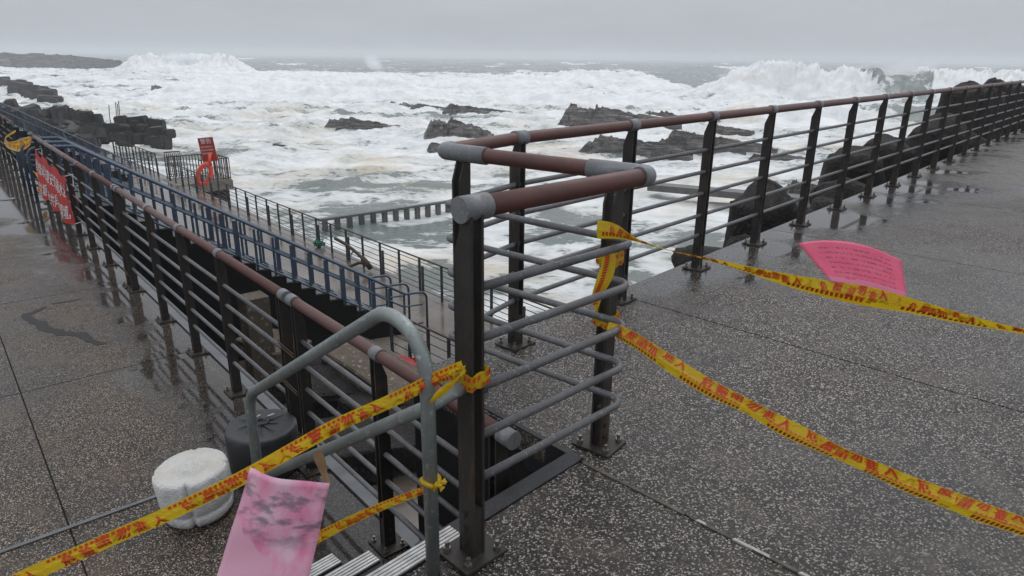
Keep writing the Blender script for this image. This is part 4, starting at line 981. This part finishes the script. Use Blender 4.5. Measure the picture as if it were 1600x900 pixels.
# ------------------------------------------------------------------ barrier tape
def catmull(P, n=14):
    out = []; k = len(P)
    for i in range(k - 1):
        a, b, c, d = P[max(i - 1, 0)], P[i], P[i + 1], P[min(i + 2, k - 1)]
        for j in range(n):
            t = j / n; out.append(tuple(.5 * ((2 * b[q]) + (-a[q] + c[q]) * t + (2 * a[q] - 5 * b[q] + 4 * c[q] - d[q]) * t * t + (-a[q] + 3 * b[q] - 3 * c[q] + d[q]) * t ** 3) for q in range(len(b))))
    out.append(tuple(P[-1])); return out
def tape(label, ctrl, name='barrier_tape', printed='大', fold=.16, big=.9, group=None, phase=.05, text='施工中請勿進入', small='安全第一', wr=.10, dashes=((.52, .34),), base=-.62):
    """ctrl: (point, half width, twist) along the tape"""
    o = thing(name, None, label, 'tape', group)
    C = catmull([(*c[0], c[1], c[2]) for c in ctrl]); n = len(C)
    P = [Vector(c[:3]) for c in C]; hw = [max(c[3], .002) for c in C]; tw = [c[4] for c in C]
    U = []; Nn = []; arc = [0]
    for i in range(n):
        tg = (P[min(i + 1, n - 1)] - P[max(i - 1, 0)]).normalized()
        u = Vector((0, 0, 1)) - tg * tg.z; u.normalize(); nn = tg.cross(u)
        U.append(u * math.cos(tw[i]) + nn * math.sin(tw[i])); Nn.append(nn * math.cos(tw[i]) - u * math.sin(tw[i]))
        if i: arc.append(arc[-1] + (P[i] - P[i - 1]).length)
    prof = [(-1, 0), (-.62, .35), (-.16, .9), (.0, 1), (.10, .75), (.55, .25), (1, -.1)]
    rr = random.Random(len(label)); ph = rr.uniform(0, 6)
    def nrm(v):
        for (a, fa), (b, fb) in zip(prof[:-1], prof[1:]):
            if v <= b: return fa + (fb - fa) * (v - a) / (b - a)
        return prof[-1][1]
    def at(s, v, off=0.0):
        s = min(max(s, 0), arc[-1] - 1e-5); i = 0; lo, hi = 0, n - 1
        while hi - lo > 1:
            mid = (lo + hi) // 2
            if arc[mid] <= s: lo = mid
            else: hi = mid
        i = lo; f = (s - arc[i]) / max(arc[i + 1] - arc[i], 1e-9)
        p = P[i].lerp(P[i + 1], f); u = U[i].lerp(U[i + 1], f); nn = Nn[i].lerp(Nn[i + 1], f); h = hw[i] + (hw[i + 1] - hw[i]) * f
        vv = min(max(v, -1), 1); wob = wr * math.sin(s * 23 + ph) * math.sin(s * 7.3 + ph) + .3 * wr * vv * math.sin(s * 31 + 2 * ph)
        return p + u * (h * v) + nn * (h * (fold * nrm(vv) * 2 + wob * .5) + off)
    ns = max(40, int(arc[-1] / .012)); m = MB(); K = len(prof)
    vs = [at(arc[-1] * i / ns, v) for i in range(ns + 1) for v, _ in prof]
    fs = [(i * K + j, i * K + j + 1, (i + 1) * K + j + 1, (i + 1) * K + j) for i in range(ns) for j in range(K - 1)]
    m.add(vs, fs); film = m.build('film', 'tape_yellow', o, True)
    # print: edge dashes and characters, both faces
    m = MB(); hav = sum(hw) / len(hw); cl_ = lambda v: min(max(v, -.97), .97)
    for side in (-1, 1):
        s = .02; c = 0
        while s < arc[-1] - .02:
            for e, eh in dashes:
                if c % 23 > 15: continue
                q = [at(s, e, .0011 * side), at(s + .008, e, .0011 * side), at(s + .0095, e + eh, .0011 * side), at(s + .0015, e + eh, .0011 * side)]
                m.add(q, [(0, 1, 2, 3)])
            s += .0135; c += 1
        s = phase; rr = random.Random(side + 3)
        while s < arc[-1] - .06:
            for ch in text:
                size = big * hav * rr.uniform(1.2, 1.5); sh = rr.uniform(-.30, .30); sk = rr.uniform(-.7, .5)
                put_text(m, ch, lambda x, y, k=0: at(s + x + sk * y, cl_(base + sh + y / hav), (.0013 + .0002 * k) * side), 0, 0, size, 1.0, .055)
                s += size * rr.uniform(1.15, 1.45)
                if s > arc[-1] - .05: break
            s += .05
        s = .02 + .0135 * 16.2
        while s < arc[-1] - .06:
            put_text(m, small, lambda x, y, k=0: at(s + x, dashes[-1][0] + .04 + y / hav, .0012 * side), 0, 0, hav * .30, .72, .03)
            s += .0135 * 23
    m.build('print', 'tape_print', film)['kind'] = 'stuff'
    return o, at, arc[-1]
def knot(parent, c, r, seed, n=5, mat='tape_yellow', name='knot'):
    """crumpled bow of film"""
    rr = random.Random(seed); m = MB(); c = Vector(c)
    for k in range(n):
        d = Vector((rr.uniform(-1, 1), rr.uniform(-1, .4), rr.uniform(-.8, .8))).normalized(); e = d.orthogonal().normalized()
        L_ = r * rr.uniform(.8, 1.7); w0 = r * rr.uniform(.25, .5); pts = []
        for j in range(7):
            s = j / 6; ww = w0 * (.35 + .9 * s) * rr.uniform(.7, 1.3); b = c + d * L_ * s + Vector((0, 0, -.25 * r * s * s)) + e.cross(d) * rr.uniform(-.12, .12) * r
            pts += [b - e * ww, b + d.cross(e) * rr.uniform(-.3, .3) * r, b + e * ww]
        m.add(pts, [(3 * j + q, 3 * j + q + 1, 3 * j + q + 4, 3 * j + q + 3) for j in range(6) for q in range(2)])
    m.build(name, mat, parent, True)
    m = MB(); m.tube([c + Vector((r * .5 * math.cos(t), r * .5 * math.sin(t), rr.uniform(-.1, .1) * r)) for t in np.linspace(0, 6.283, 10, endpoint=False)], r * .28, 6, closed=True)
    m.build(name, mat, parent, True)
def wrap(parent, p2, d2, z, h, r=.05, tilt=.15):
    """film wound round a post"""
    d = Vector((d2.x, d2.y, 0)).normalized(); y = Vector((-d.y, d.x, 0)); m = MB(); vs = []
    cor = []
    for t in np.linspace(0, 2 * math.pi, 20, endpoint=False):
        k = max(abs(math.cos(t)) / .034, abs(math.sin(t)) / .043); cor.append((math.cos(t) / k, math.sin(t) / k))
    n = len(cor)
    for lv, g in ((-.5, 1.0), (-.2, 1.08), (.1, 1.03), (.5, 1.0)):
        for i, (a, b) in enumerate(cor): vs.append(v3(p2, z + lv * h + tilt * a + .004 * math.sin(i * 2.1 + lv * 5)) + d * a * g + y * b * g)
    m.add(vs, [(l * n + i, l * n + (i + 1) % n, (l + 1) * n + (i + 1) % n, (l + 1) * n + i) for l in range(3) for i in range(n)])
    wf = m.build('wrapped_film', 'tape_yellow', parent, True); m = MB()
    for i in range(0, n, 1):
        for l0, l1 in ((-.42, -.12), (.08, .44)):
            if (i + int(l0 * 10)) % 5 == 0: continue
            (a0, b0), (a1, b1) = cor[i], cor[(i + 1) % n]; e0, e1 = .15, .68; P_ = []
            for e, l in ((e0, l0), (e1, l0 + .06), (e1, l1), (e0, l1 - .05)):
                a_, b_ = a0 + (a1 - a0) * e, b0 + (b1 - b0) * e; P_.append(v3(p2, z + l * h + tilt * a_) + d * a_ * 1.13 + y * b_ * 1.13)
            m.add(P_, [(0, 1, 2, 3)])
    m.build('print', 'tape_print', wf)['kind'] = 'stuff'

# tape 1: from the near post down to the left
kA = v3(pA, .66) + Vector((-.02, -.05, .0))
t1, at1, l1 = tape('long yellow barrier tape slanting from the near post to the lower left corner',
    [(gd(-120, 985, 1.32), .021, 0), (gd(40, 902, 1.38), .0215, 0), (gd(160, 848, 1.43), .0205, 0), (gd(280, 795, 1.48), .0215, .05), (gd(400, 735, 1.54), .022, .1), (gd(520, 668, 1.60), .0222, .1), (gd(620, 622, 1.66), .0225, .15), (gd(690, 588, 1.70), .024, .2), (gd(722, 572, 1.735), .020, .2)], text='危險請勿進入', big=1.15)
wrap(t1, pA, dAB, .625, .05); knot(t1, gd(716, 576, 1.72), .016, 3, 7)
m = MB(); ft, _, _ = None, None, None
q = catmull([(*gd(724, 580, 1.70), 0), (*gd(708, 600, 1.68), 0), (*gd(690, 612, 1.67), 0), (*gd(676, 622, 1.67), 0), (*gd(670, 630, 1.67), 0)], 6)
vs = []; 
for i, c in enumerate(q):
    s = i / (len(q) - 1); wv = .006 + .02 * math.sin(math.pi * min(s * 1.05, 1)) ; P_ = Vector(c[:3]); e = Vector((.45, 0, .9)).normalized()
    vs += [P_ - e * wv, P_ + Vector((0, -.006, 0)), P_ + e * wv]
m.add(vs, [(3 * j + k, 3 * j + k + 1, 3 * j + k + 4, 3 * j + k + 3) for j in range(len(q) - 1) for k in range(2)]); m.build('loose_tail', 'tape_yellow', t1, True)

# tape 2: from the galvanised post to the lower left, behind the pink notice
t2, at2, l2 = tape('short yellow tape tied low on the galvanised pipe and running behind the pale notice',
    [(gd(340, 925, 1.8), .019, 0), (gd(420, 880, 1.78), .019, 0), (gd(500, 838, 1.76), .018, .1), (gd(570, 803, 1.74), .016, .2), (gd(630, 778, 1.72), .0135, .2), (gd(672, 762, 1.70), .010, 0)], text='危險請勿進入', big=1.1)
knot(t2, gd(685, 757, 1.672), .017, 8, 8)
m = MB()
m.tube([v3(p0, .33) + Vector((.026 * math.cos(t), .026 * math.sin(t), .006 * math.sin(2 * t))) for t in np.linspace(0, 6.283, 14, endpoint=False)], .008, 6, closed=True); m.build('wrapped_film', 'tape_yellow', t2, True)

# tape 3: from the far post, twisting away to the right, carrying the red notice
pBp = pBc + dBC * .135
t3, at3, l3 = tape('upper yellow tape twisted from the corner post to the right edge, holding a pink sheet',
    [(gd(934, 358, 2.30), .033, 0), (gd(962, 362, 2.26), .026, .1), (gd(1000, 377, 2.2), .010, .8), (gd(1050, 392, 2.14), .0075, 1.2), (gd(1120, 408, 2.07), .012, .9), (gd(1200, 430, 2.0), .020, .5), (gd(1280, 449, 1.94), .026, .1), (gd(1350, 462, 1.88), .030, 0), (gd(1430, 480, 1.82), .024, .3), (gd(1520, 502, 1.76), .018, .5), (gd(1600, 518, 1.7), .013, .7), (gd(1740, 548, 1.62), .016, .4)], text='危險請勿進入', fold=.12, dashes=((-.65, .5),), base=-.1)
wrap(t3, pBp, dBC, .80, .055); 
q = catmull([(*gd(952, 395, 2.32), 0), (*gd(950, 415, 2.31), 0), (*gd(943, 440, 2.30), 0), (*gd(934, 462, 2.30), 0), (*gd(932, 486, 2.30), 0)], 6); vs = []
for i, c in enumerate(q):
    s = i / (len(q) - 1); wv = .018 + .022 * math.sin(math.pi * s) - .016 * s; P_ = Vector(c[:3]); e = Vector((1, .2, .25)).normalized()
    vs += [P_ - e * wv, P_ + Vector((.004, -.012, 0)), P_ + e * wv]
m = MB(); m.add(vs, [(3 * j + k, 3 * j + k + 1, 3 * j + k + 4, 3 * j + k + 3) for j in range(len(q) - 1) for k in range(2)]); tail = m.build('loose_tail', 'tape_yellow', t3, True)
m = MB()
for i in range(2, len(q) - 3):
    P_ = Vector(q[i][:3]) + Vector((0, -.012, 0)); m.add([P_ + Vector((-.016, 0, 0)), P_ + Vector((.0, -.003, .006)), P_ + Vector((.0, -.003, .013)), P_ + Vector((-.016, 0, .007))], [(0, 1, 2, 3)])
m.build('print', 'tape_print', tail)['kind'] = 'stuff'

# tape 4: lower right
t4, at4, l4 = tape('wide yellow tape sagging from the corner post to the lower right edge',
    [(gd(952, 512, 2.33), .024, .1), (gd(985, 528, 2.24), .029, .05), (gd(1085, 592, 2.08), .031, -.1), (gd(1160, 632, 2.0), .030, .2), (gd(1240, 674, 1.92), .032, .05), (gd(1320, 712, 1.86), .029, .35), (gd(1400, 748, 1.80), .031, .2), (gd(1520, 795, 1.73), .032, .0), (gd(1620, 832, 1.67), .032, .1), (gd(1800, 900, 1.56), .032, .1)], text='危險請勿進入', small='一原十全安', big=.95, fold=.24, base=.22, wr=.16, dashes=((-.02, .14), (-.85, .55)))
wrap(t4, pBp, dBC, .555, .05)

# tapes at the stair top, far left
def small_tape(label, pts, hwid):
    o, _, _ = tape(label, [(p, hwid * f, w_) for p, f, w_ in pts], text='危險', big=.8)
    return o
e4 = lambda a, z: v3(AB(a, 1.43), z)
small_tape('yellow tape end blown out across the stair gap at the far left', [(e4(14.25, .10), .6, 0), (gd(44, 222, 12.2), 1.3, .2), (gd(28, 228, 12.6), 1.4, .2), (gd(12, 226, 13), .8, .2), (gd(8, 216, 13.4), .5, .4), (gd(24, 205, 13.9), .4, .4)], .07)
small_tape('yellow tape strip hanging beside the red banner', [(gd(42, 252, 12.6), .5, .3), (gd(50, 264, 12.3), 1.2, .3), (gd(56, 270, 12.1), .5, .9), (gd(62, 284, 11.9), 1.1, .3), (gd(63, 293, 11.8), 1.2, .2), (gd(60, 299, 11.7), .5, .2)], .06)

# ------------------------------------------------------------------ notices
def notice(label, corners, mat, curl, n=18, bulge=0.0):
    """corners: bottom-left, bottom-right, top-right, top-left of the sheet"""
    c = [Vector(p) for p in corners]; nrm = (c[1] - c[0]).cross(c[3] - c[0]).normalized(); vs = []; uv = []
    for j in range(n + 1):
        for i in range(n + 1):
            u, v = i / n, j / n; p = c[0].lerp(c[1], u).lerp(c[3].lerp(c[2], u), v)
            p = p + (c[3] - c[0]) * (bulge * math.sin(math.pi * min(u * 1.05, 1)) * v)
            vs.append(p + nrm * curl(u, v)); uv.append((u, v))
    fs = [(j * (n + 1) + i, j * (n + 1) + i + 1, (j + 1) * (n + 1) + i + 1, (j + 1) * (n + 1) + i) for j in range(n) for i in range(n)]
    th = .0008; full = vs + [p - nrm * th for p in vs]; o_ = len(vs); ff = fs + [tuple(reversed([k + o_ for k in f])) for f in fs]
    ring = list(range(n + 1)) + [j * (n + 1) + n for j in range(1, n + 1)] + [n * (n + 1) + i for i in range(n - 1, -1, -1)] + [j * (n + 1) for j in range(n - 1, 0, -1)]
    for k in range(len(ring)): a, b = ring[k], ring[(k + 1) % len(ring)]; ff.append((b, a, a + o_, b + o_))
    me = bpy.data.meshes.new('notice'); me.from_pydata([tuple(p) for p in full], [], ff); me.materials.append(MATS[mat])
    l = me.uv_layers.new(name='UVMap'); UV = uv + uv
    for lp in me.loops: l.data[lp.index].uv = UV[lp.vertex_index]
    me.polygons.foreach_set('use_smooth', [True] * len(me.polygons)); me.update()
    return tag(link('notice', me), label, 'notice')
notice('pale pink laminated notice with run ink hanging from the lower left tape', [gd(318, 962, 1.44), gd(470, 955, 1.46), gd(517, 750, 1.50), gd(392, 728, 1.50)], 'paper_pale', lambda u, v: .020 * math.sin(u * 2.9 + .3) * (.4 + v) - .018 * math.sin(v * 3.0) + .022 * u * v * v + .0035 * math.sin(9 * u + 5 * v) + .004 * math.sin(14 * v - 3 * u))
notice('crimson pink notice blown up from the upper right tape', [gd(1298, 440, 1.92), gd(1417, 466, 1.87), gd(1412, 402, 1.94), gd(1247, 380, 2.02)], 'paper_red', bulge=.16, curl=lambda u, v: .014 * math.sin(u * 3.1) * (.3 + .7 * v) - .012 * max(0, u - .75) * v * 5)
lf = MB(); P_ = [gd(512, 758, 1.49), gd(505, 738, 1.49), gd(500, 722, 1.485), gd(495, 706, 1.48)]; vs = []
for i, (p, w_) in enumerate(zip(P_, (.006, .009, .014, .011))): vs += [p + Vector((-w_, .002, 0)), p + Vector((0, -.004, .002)), p + Vector((w_, .003, .001 + .004 * (i % 2)))]
lf.add(vs, [(3 * j + k, 3 * j + k + 1, 3 * j + k + 4, 3 * j + k + 3) for j in range(3) for k in range(2)])
tag(lf.build('adhesive_strip', 'leaf_brown', None, True), 'curled brown strip of old tape at the corner of the pale notice', 'tape strip')

# ------------------------------------------------------------------ floats
def lathe_float(name, prof, label, cat, mat, grooves, loc, tilt, amp, seed, n=96, parent_name=None):
    rr = np.random.RandomState(seed); vs = []; k = len(prof)
    for r_, z_ in prof:
        for i in range(n):
            t = 2 * math.pi * i / n; g = 0
            for c, dp, wd in grooves:
                dd = (t - c + math.pi) % (2 * math.pi) - math.pi; g += dp * math.exp(-(dd / wd) ** 2)
            q = r_ * (1 - g * min(1, r_ / prof[k // 2][0])) * (1 + amp * math.sin(3 * t + z_ * 20 + seed) + amp * .7 * math.sin(7 * t + seed * 2 + z_ * 31) + rr.uniform(-.003, .003))
            vs.append((q * math.cos(t), q * math.sin(t), z_ + rr.uniform(-.0012, .0012)))
    fs = [(j * n + i, j * n + (i + 1) % n, (j + 1) * n + (i + 1) % n, (j + 1) * n + i) for j in range(k - 1) for i in range(n)]
    fs += [tuple(range(n - 1, -1, -1)), tuple(range((k - 1) * n, k * n))]
    m = MB(); m.add(vs, fs); o = m.build(name, mat, None, True); o.location = loc; o.rotation_euler = tilt
    return tag(o, label, cat)
spn = gp(311, 800, Z_TER)
lathe_float('foam_float', [(.19, .0), (.212, .008), (.224, .03), (.228, .072), (.221, .080), (.228, .090), (.233, .15), (.235, .22), (.234, .272), (.228, .288), (.216, .296), (.205, .294), (.15, .291), (.07, .290), (.066, .300), (.05, .303), (.02, .300)],
    'dirty white foam float standing on the terrace by the steps', 'float', 'styrofoam', [(R(-74), .17, .055), (R(16), .10, .05), (R(106), .10, .05), (R(196), .10, .05)], (spn.x, spn.y + .02, Z_TER + .002), (R(2), R(-3), 0), .006, 3).scale = (.84, .84, 1.0)
bpn = gp(412, 738, Z_TER)
bf_ = thing('black_float', None, 'black wrapped float with a gathered top beside the lower handrail post', 'float')
fl = lathe_float('wrapped_body', [(.20, .0), (.222, .015), (.230, .06), (.228, .10), (.233, .17), (.233, .262), (.231, .284), (.222, .294), (.206, .296), (.12, .295), (.06, .300), (.04, .312), (.02, .306)], None, None, 'black_film', [(R(a), .03, .05) for a in (-160, -60, 40, 95)], (bpn.x, bpn.y + .05, Z_TER + .002), (0, 0, 0), .012, 5)
fl.parent = bf_; fl.scale = (.92, .92, 1.05)
m = MB()
for k in range(9):                                                 # folds of the gathered cover
    t = k * .7 + .3 * math.sin(k * 3.1); r0, r1 = .05, .12 + .07 * ((k * 37 % 10) / 10)
    P_ = [Vector((math.cos(t + .12 * s) * (r0 + (r1 - r0) * s), math.sin(t + .12 * s) * (r0 + (r1 - r0) * s), .302 + .006 * (1 - s))) for s in (0, .35, .7, 1)]
    m.tube(P_, [.007, .005, .0035, .001], 6)
m.tube([Vector((.045 * math.cos(t) * (1 + .1 * math.sin(5 * t)), .04 * math.sin(t), .312 + .004 * math.sin(4 * t))) for t in np.linspace(0, 6.283, 24, endpoint=False)], .010, 6, closed=True)
g_ = m.build('gathered_cover', 'black_film', fl, True)
for dx, dy, rz, s in ((-.05, .085, .5, .6), (.03, .10, .8, .8)):
    m = MB(); L_ = .045 * s
    vs = [(0, -L_, 0), (.012 * s, -L_ * .2, .003), (.011 * s, L_ * .5, .002), (0, L_, .004), (-.011 * s, L_ * .4, .003), (-.012 * s, -L_ * .3, .001)]
    m.add([(x * math.cos(rz) + y * math.sin(rz) + dx, -x * math.sin(rz) + y * math.cos(rz) + dy, z + .309) for x, y, z in vs], [(0, 1, 2, 3, 4, 5)]); m.build('pale_scrap', 'leaf_grey', fl)

# ------------------------------------------------------------------ litter and driftwood
cp = gp(394, 619, Z_TER); tag(MB().tube([(cp.x, cp.y, Z_TER + .003), (cp.x, cp.y, Z_TER + .018)], [.024, .022], 16).tube([(cp.x, cp.y, Z_TER + .018), (cp.x, cp.y, Z_TER + .021)], .018, 12).build('bottle_cap', 'blue_plastic'), 'blue bottle cap on the wet terrace edge behind the black float', 'bottle cap')
dw = thing('driftwood', None, 'bent driftwood branch caught against the pool railing', 'driftwood')
def px_at(x, y, z): return gp(x, y, z)
MB().tube(catmull([(*gp(523, 372, -3.75),), (*gp(545, 385, -3.95),), (*gp(565, 402, -4.2),), (*gp(574, 412, -4.35),), (*gp(579, 419, -4.5),)], 6), [.05] * 13 + [.085] * 12, 7).build('stem', 'timber', dw, True)
MB().tube(catmull([(*gp(579, 419, -4.5),), (*gp(566, 411, -4.4),), (*gp(555, 413, -4.5),), (*gp(545, 418, -4.58),)], 6), .05, 6).build('root', 'timber', dw, True)
MB().tube([gp(552, 392, -4.05), gp(549, 397, -4.1), gp(549, 401, -4.15)], [.03, .02, .008], 5).build('twig', 'timber', dw)
rr = random.Random(2); m = MB(); c = gp(499, 387, Z_POOL)
for k in range(7):
    P_ = [(c.x + rr.uniform(-.18, .18), c.y + rr.uniform(-.1, .1), Z_POOL + .04 + rr.uniform(0, .30) * (1 - abs(j - 3) / 4)) for j in range(7)]
    m.tube([q[:3] for q in catmull(P_, 4)], .02, 5)
tag(m.build('rope_tangle', 'rope_green', None, True), 'green rope tangle at the foot of a pool railing post', 'rope')
# rubble and old concrete in the yard under the terrace
rub = [(395, 462, 1.0, 'stained concrete pillar in the yard behind the terrace railing')]
for x, y, s, lb_ in rub:
    p = gd(x, y, 11.4); m = MB(); m.box((p.x, p.y, (Z_POOL + p.z) / 2 - .1), (.42, .42, p.z - Z_POOL + .2), (Vector((A2.x, A2.y, 0)), Vector((B2.x, B2.y, 0)), Vector((0, 0, 1))))
    tag(m.build('concrete_pillar', 'old_concrete'), lb_, 'pillar')
rr = random.Random(9)
def slab_thing(x, y, z, sz, rot, lb_, mat='old_concrete', name='broken_slab'):
    p = gp(x, y, z); bm = bmesh.new(); bmesh.ops.create_cube(bm, size=1)
    bmesh.ops.subdivide_edges(bm, edges=bm.edges[:], cuts=2, use_grid_fill=True)
    for v in bm.verts:
        v.co = Vector((v.co.x * sz[0], v.co.y * sz[1], v.co.z * sz[2])) + Vector((rr.uniform(-.06, .06), rr.uniform(-.06, .06), rr.uniform(-.035, .035)))
    bmesh.ops.bevel(bm, geom=[e for e in bm.edges if e.calc_face_angle(0) > .8], offset=.03, segments=1, affect='EDGES')
    me = bpy.data.meshes.new(name); bm.to_mesh(me); bm.free(); me.materials.append(MATS[mat]); o = link(name, me); o.location = p; o.rotation_euler = rot
    return tag(o, lb_, 'slab')
slab_thing(590, 580, -3.9, (2.2, .9, .35), (.05, .1, -.75), 'long brown broken concrete slab in the yard below the nearest railing')
slab_thing(425, 545, -3.9, (1.5, .8, .4), (.0, -.08, -.7), 'mossy brown slab in the yard behind the double post')
slab_thing(520, 610, -4.2, (1.2, .8, .5), (.2, .1, .3), 'dark broken slab below the brown one in the yard', 'dark_concrete')
slab_thing(600, 640, -4.3, (1.3, .9, .5), (-.15, .2, .9), 'dark rubble slab lowest in the yard behind the pipe', 'dark_concrete')
slab_thing(470, 590, -4.3, (1.0, .8, .5), (.1, -.2, .2), 'small dark rubble slab behind the double post', 'dark_concrete')
slab_thing(575, 700, -4.3, (1.6, 1.1, .6), (.1, .1, .5), 'dark rubble slab in the yard right below the terrace edge', 'dark_concrete')
slab_thing(560, 552, -4.0, (.9, .35, .12), (.1, .05, -.6), 'pale torn sheet lying in the yard by the stair wall', 'wall_concrete', 'torn_sheet')
slab_thing(648, 575, -4.3, (1.1, .25, .12), (.05, .1, -.75), 'dark red plank in the yard below the stair foot', 'sign_red', 'red_plank')
slab_thing(656, 563, -4.1, (.14, .10, .07), (.3, .1, .4), 'small orange plastic scrap on the red plank', 'orange_plastic', 'orange_scrap')
slab_thing(411, 481, -4.0, (.5, .3, .25), (.2, .3, .4), 'blue plastic jug in the dark yard behind the terrace railing', 'blue_plastic', 'plastic_jug')

# ================================================================== SPRAY AND HAZE
def spray_mat(name, dens, scale, cut):
    m = bpy.data.materials.new(name); m.use_nodes = True; t = m.node_tree; t.nodes.clear(); MATS[name] = m
    out = N(t, 'ShaderNodeOutputMaterial'); pv = N(t, 'ShaderNodeVolumePrincipled'); pv.inputs['Color'].default_value = (.96, .97, .98, 1); pv.inputs['Anisotropy'].default_value = .1
    tcx = N(t, 'ShaderNodeTexCoord'); n = tex_noise(t, scale, 4, .6, vec=tcx.outputs['Object'])
    ln = N(t, 'ShaderNodeVectorMath', operation='LENGTH'); L(t, tcx.outputs['Object'], ln.inputs[0])
    fall = mth(t, 'SUBTRACT', 1.0, ln.outputs['Value']); v = mth(t, 'ADD', mth(t, 'MULTIPLY', fall, 1.1), mth(t, 'SUBTRACT', n.outputs[0], cut))
    L(t, mth(t, 'MULTIPLY', mth(t, 'MAXIMUM', v, 0.0), dens), pv.inputs['Density']); L(t, pv.outputs[0], out.inputs['Volume'])
spray_mat('spray_volume', .45, 2.6, .60)
def spray(c, r, rot, label):
    bm = bmesh.new(); bmesh.ops.create_icosphere(bm, subdivisions=3, radius=1.0); me = bpy.data.meshes.new('wave_spray'); bm.to_mesh(me); bm.free(); me.materials.append(MATS['spray_volume'])
    o = link('wave_spray', me); o.location = c; o.scale = r; o.rotation_euler = rot; return tag(o, label, 'spray', None, 'stuff')
spray(gd(1195, 128, 131), (9.5, 5, 3.6), (0, .08, 0), 'white spray thrown up by the big breaker at right')
spray(gd(1400, 122, 133), (8.5, 5, 3.4), (0, -.25, 0), 'veil of spray blown back from the curling wave at right')
spray(gd(1320, 118, 134), (5, 3, 1.6), (0, -.35, 0), 'thin spray along the curling crest at right')
spray(gd(288, 94, 283), (13, 7, 3.6), (0, 0, 0), 'spray over the far breaker at left')
spray(gd(584, 99, 232), (4.2, 4, 2.6), (0, .6, 0), 'small plume of spray far out at centre')

hz = MB().box((0, 1620, 1.5), (6900, 3440, 27)).build('haze', None)
hm = bpy.data.materials.new('haze_air'); hm.use_nodes = True; t = hm.node_tree; t.nodes.clear()
pv = N(t, 'ShaderNodeVolumePrincipled'); pv.inputs['Color'].default_value = (.93, .955, .985, 1); pv.inputs['Density'].default_value = .0008; pv.inputs['Anisotropy'].default_value = .2
L(t, pv.outputs[0], N(t, 'ShaderNodeOutputMaterial').inputs['Volume']); hz.data.materials.append(hm); hz['kind'] = 'stuff'
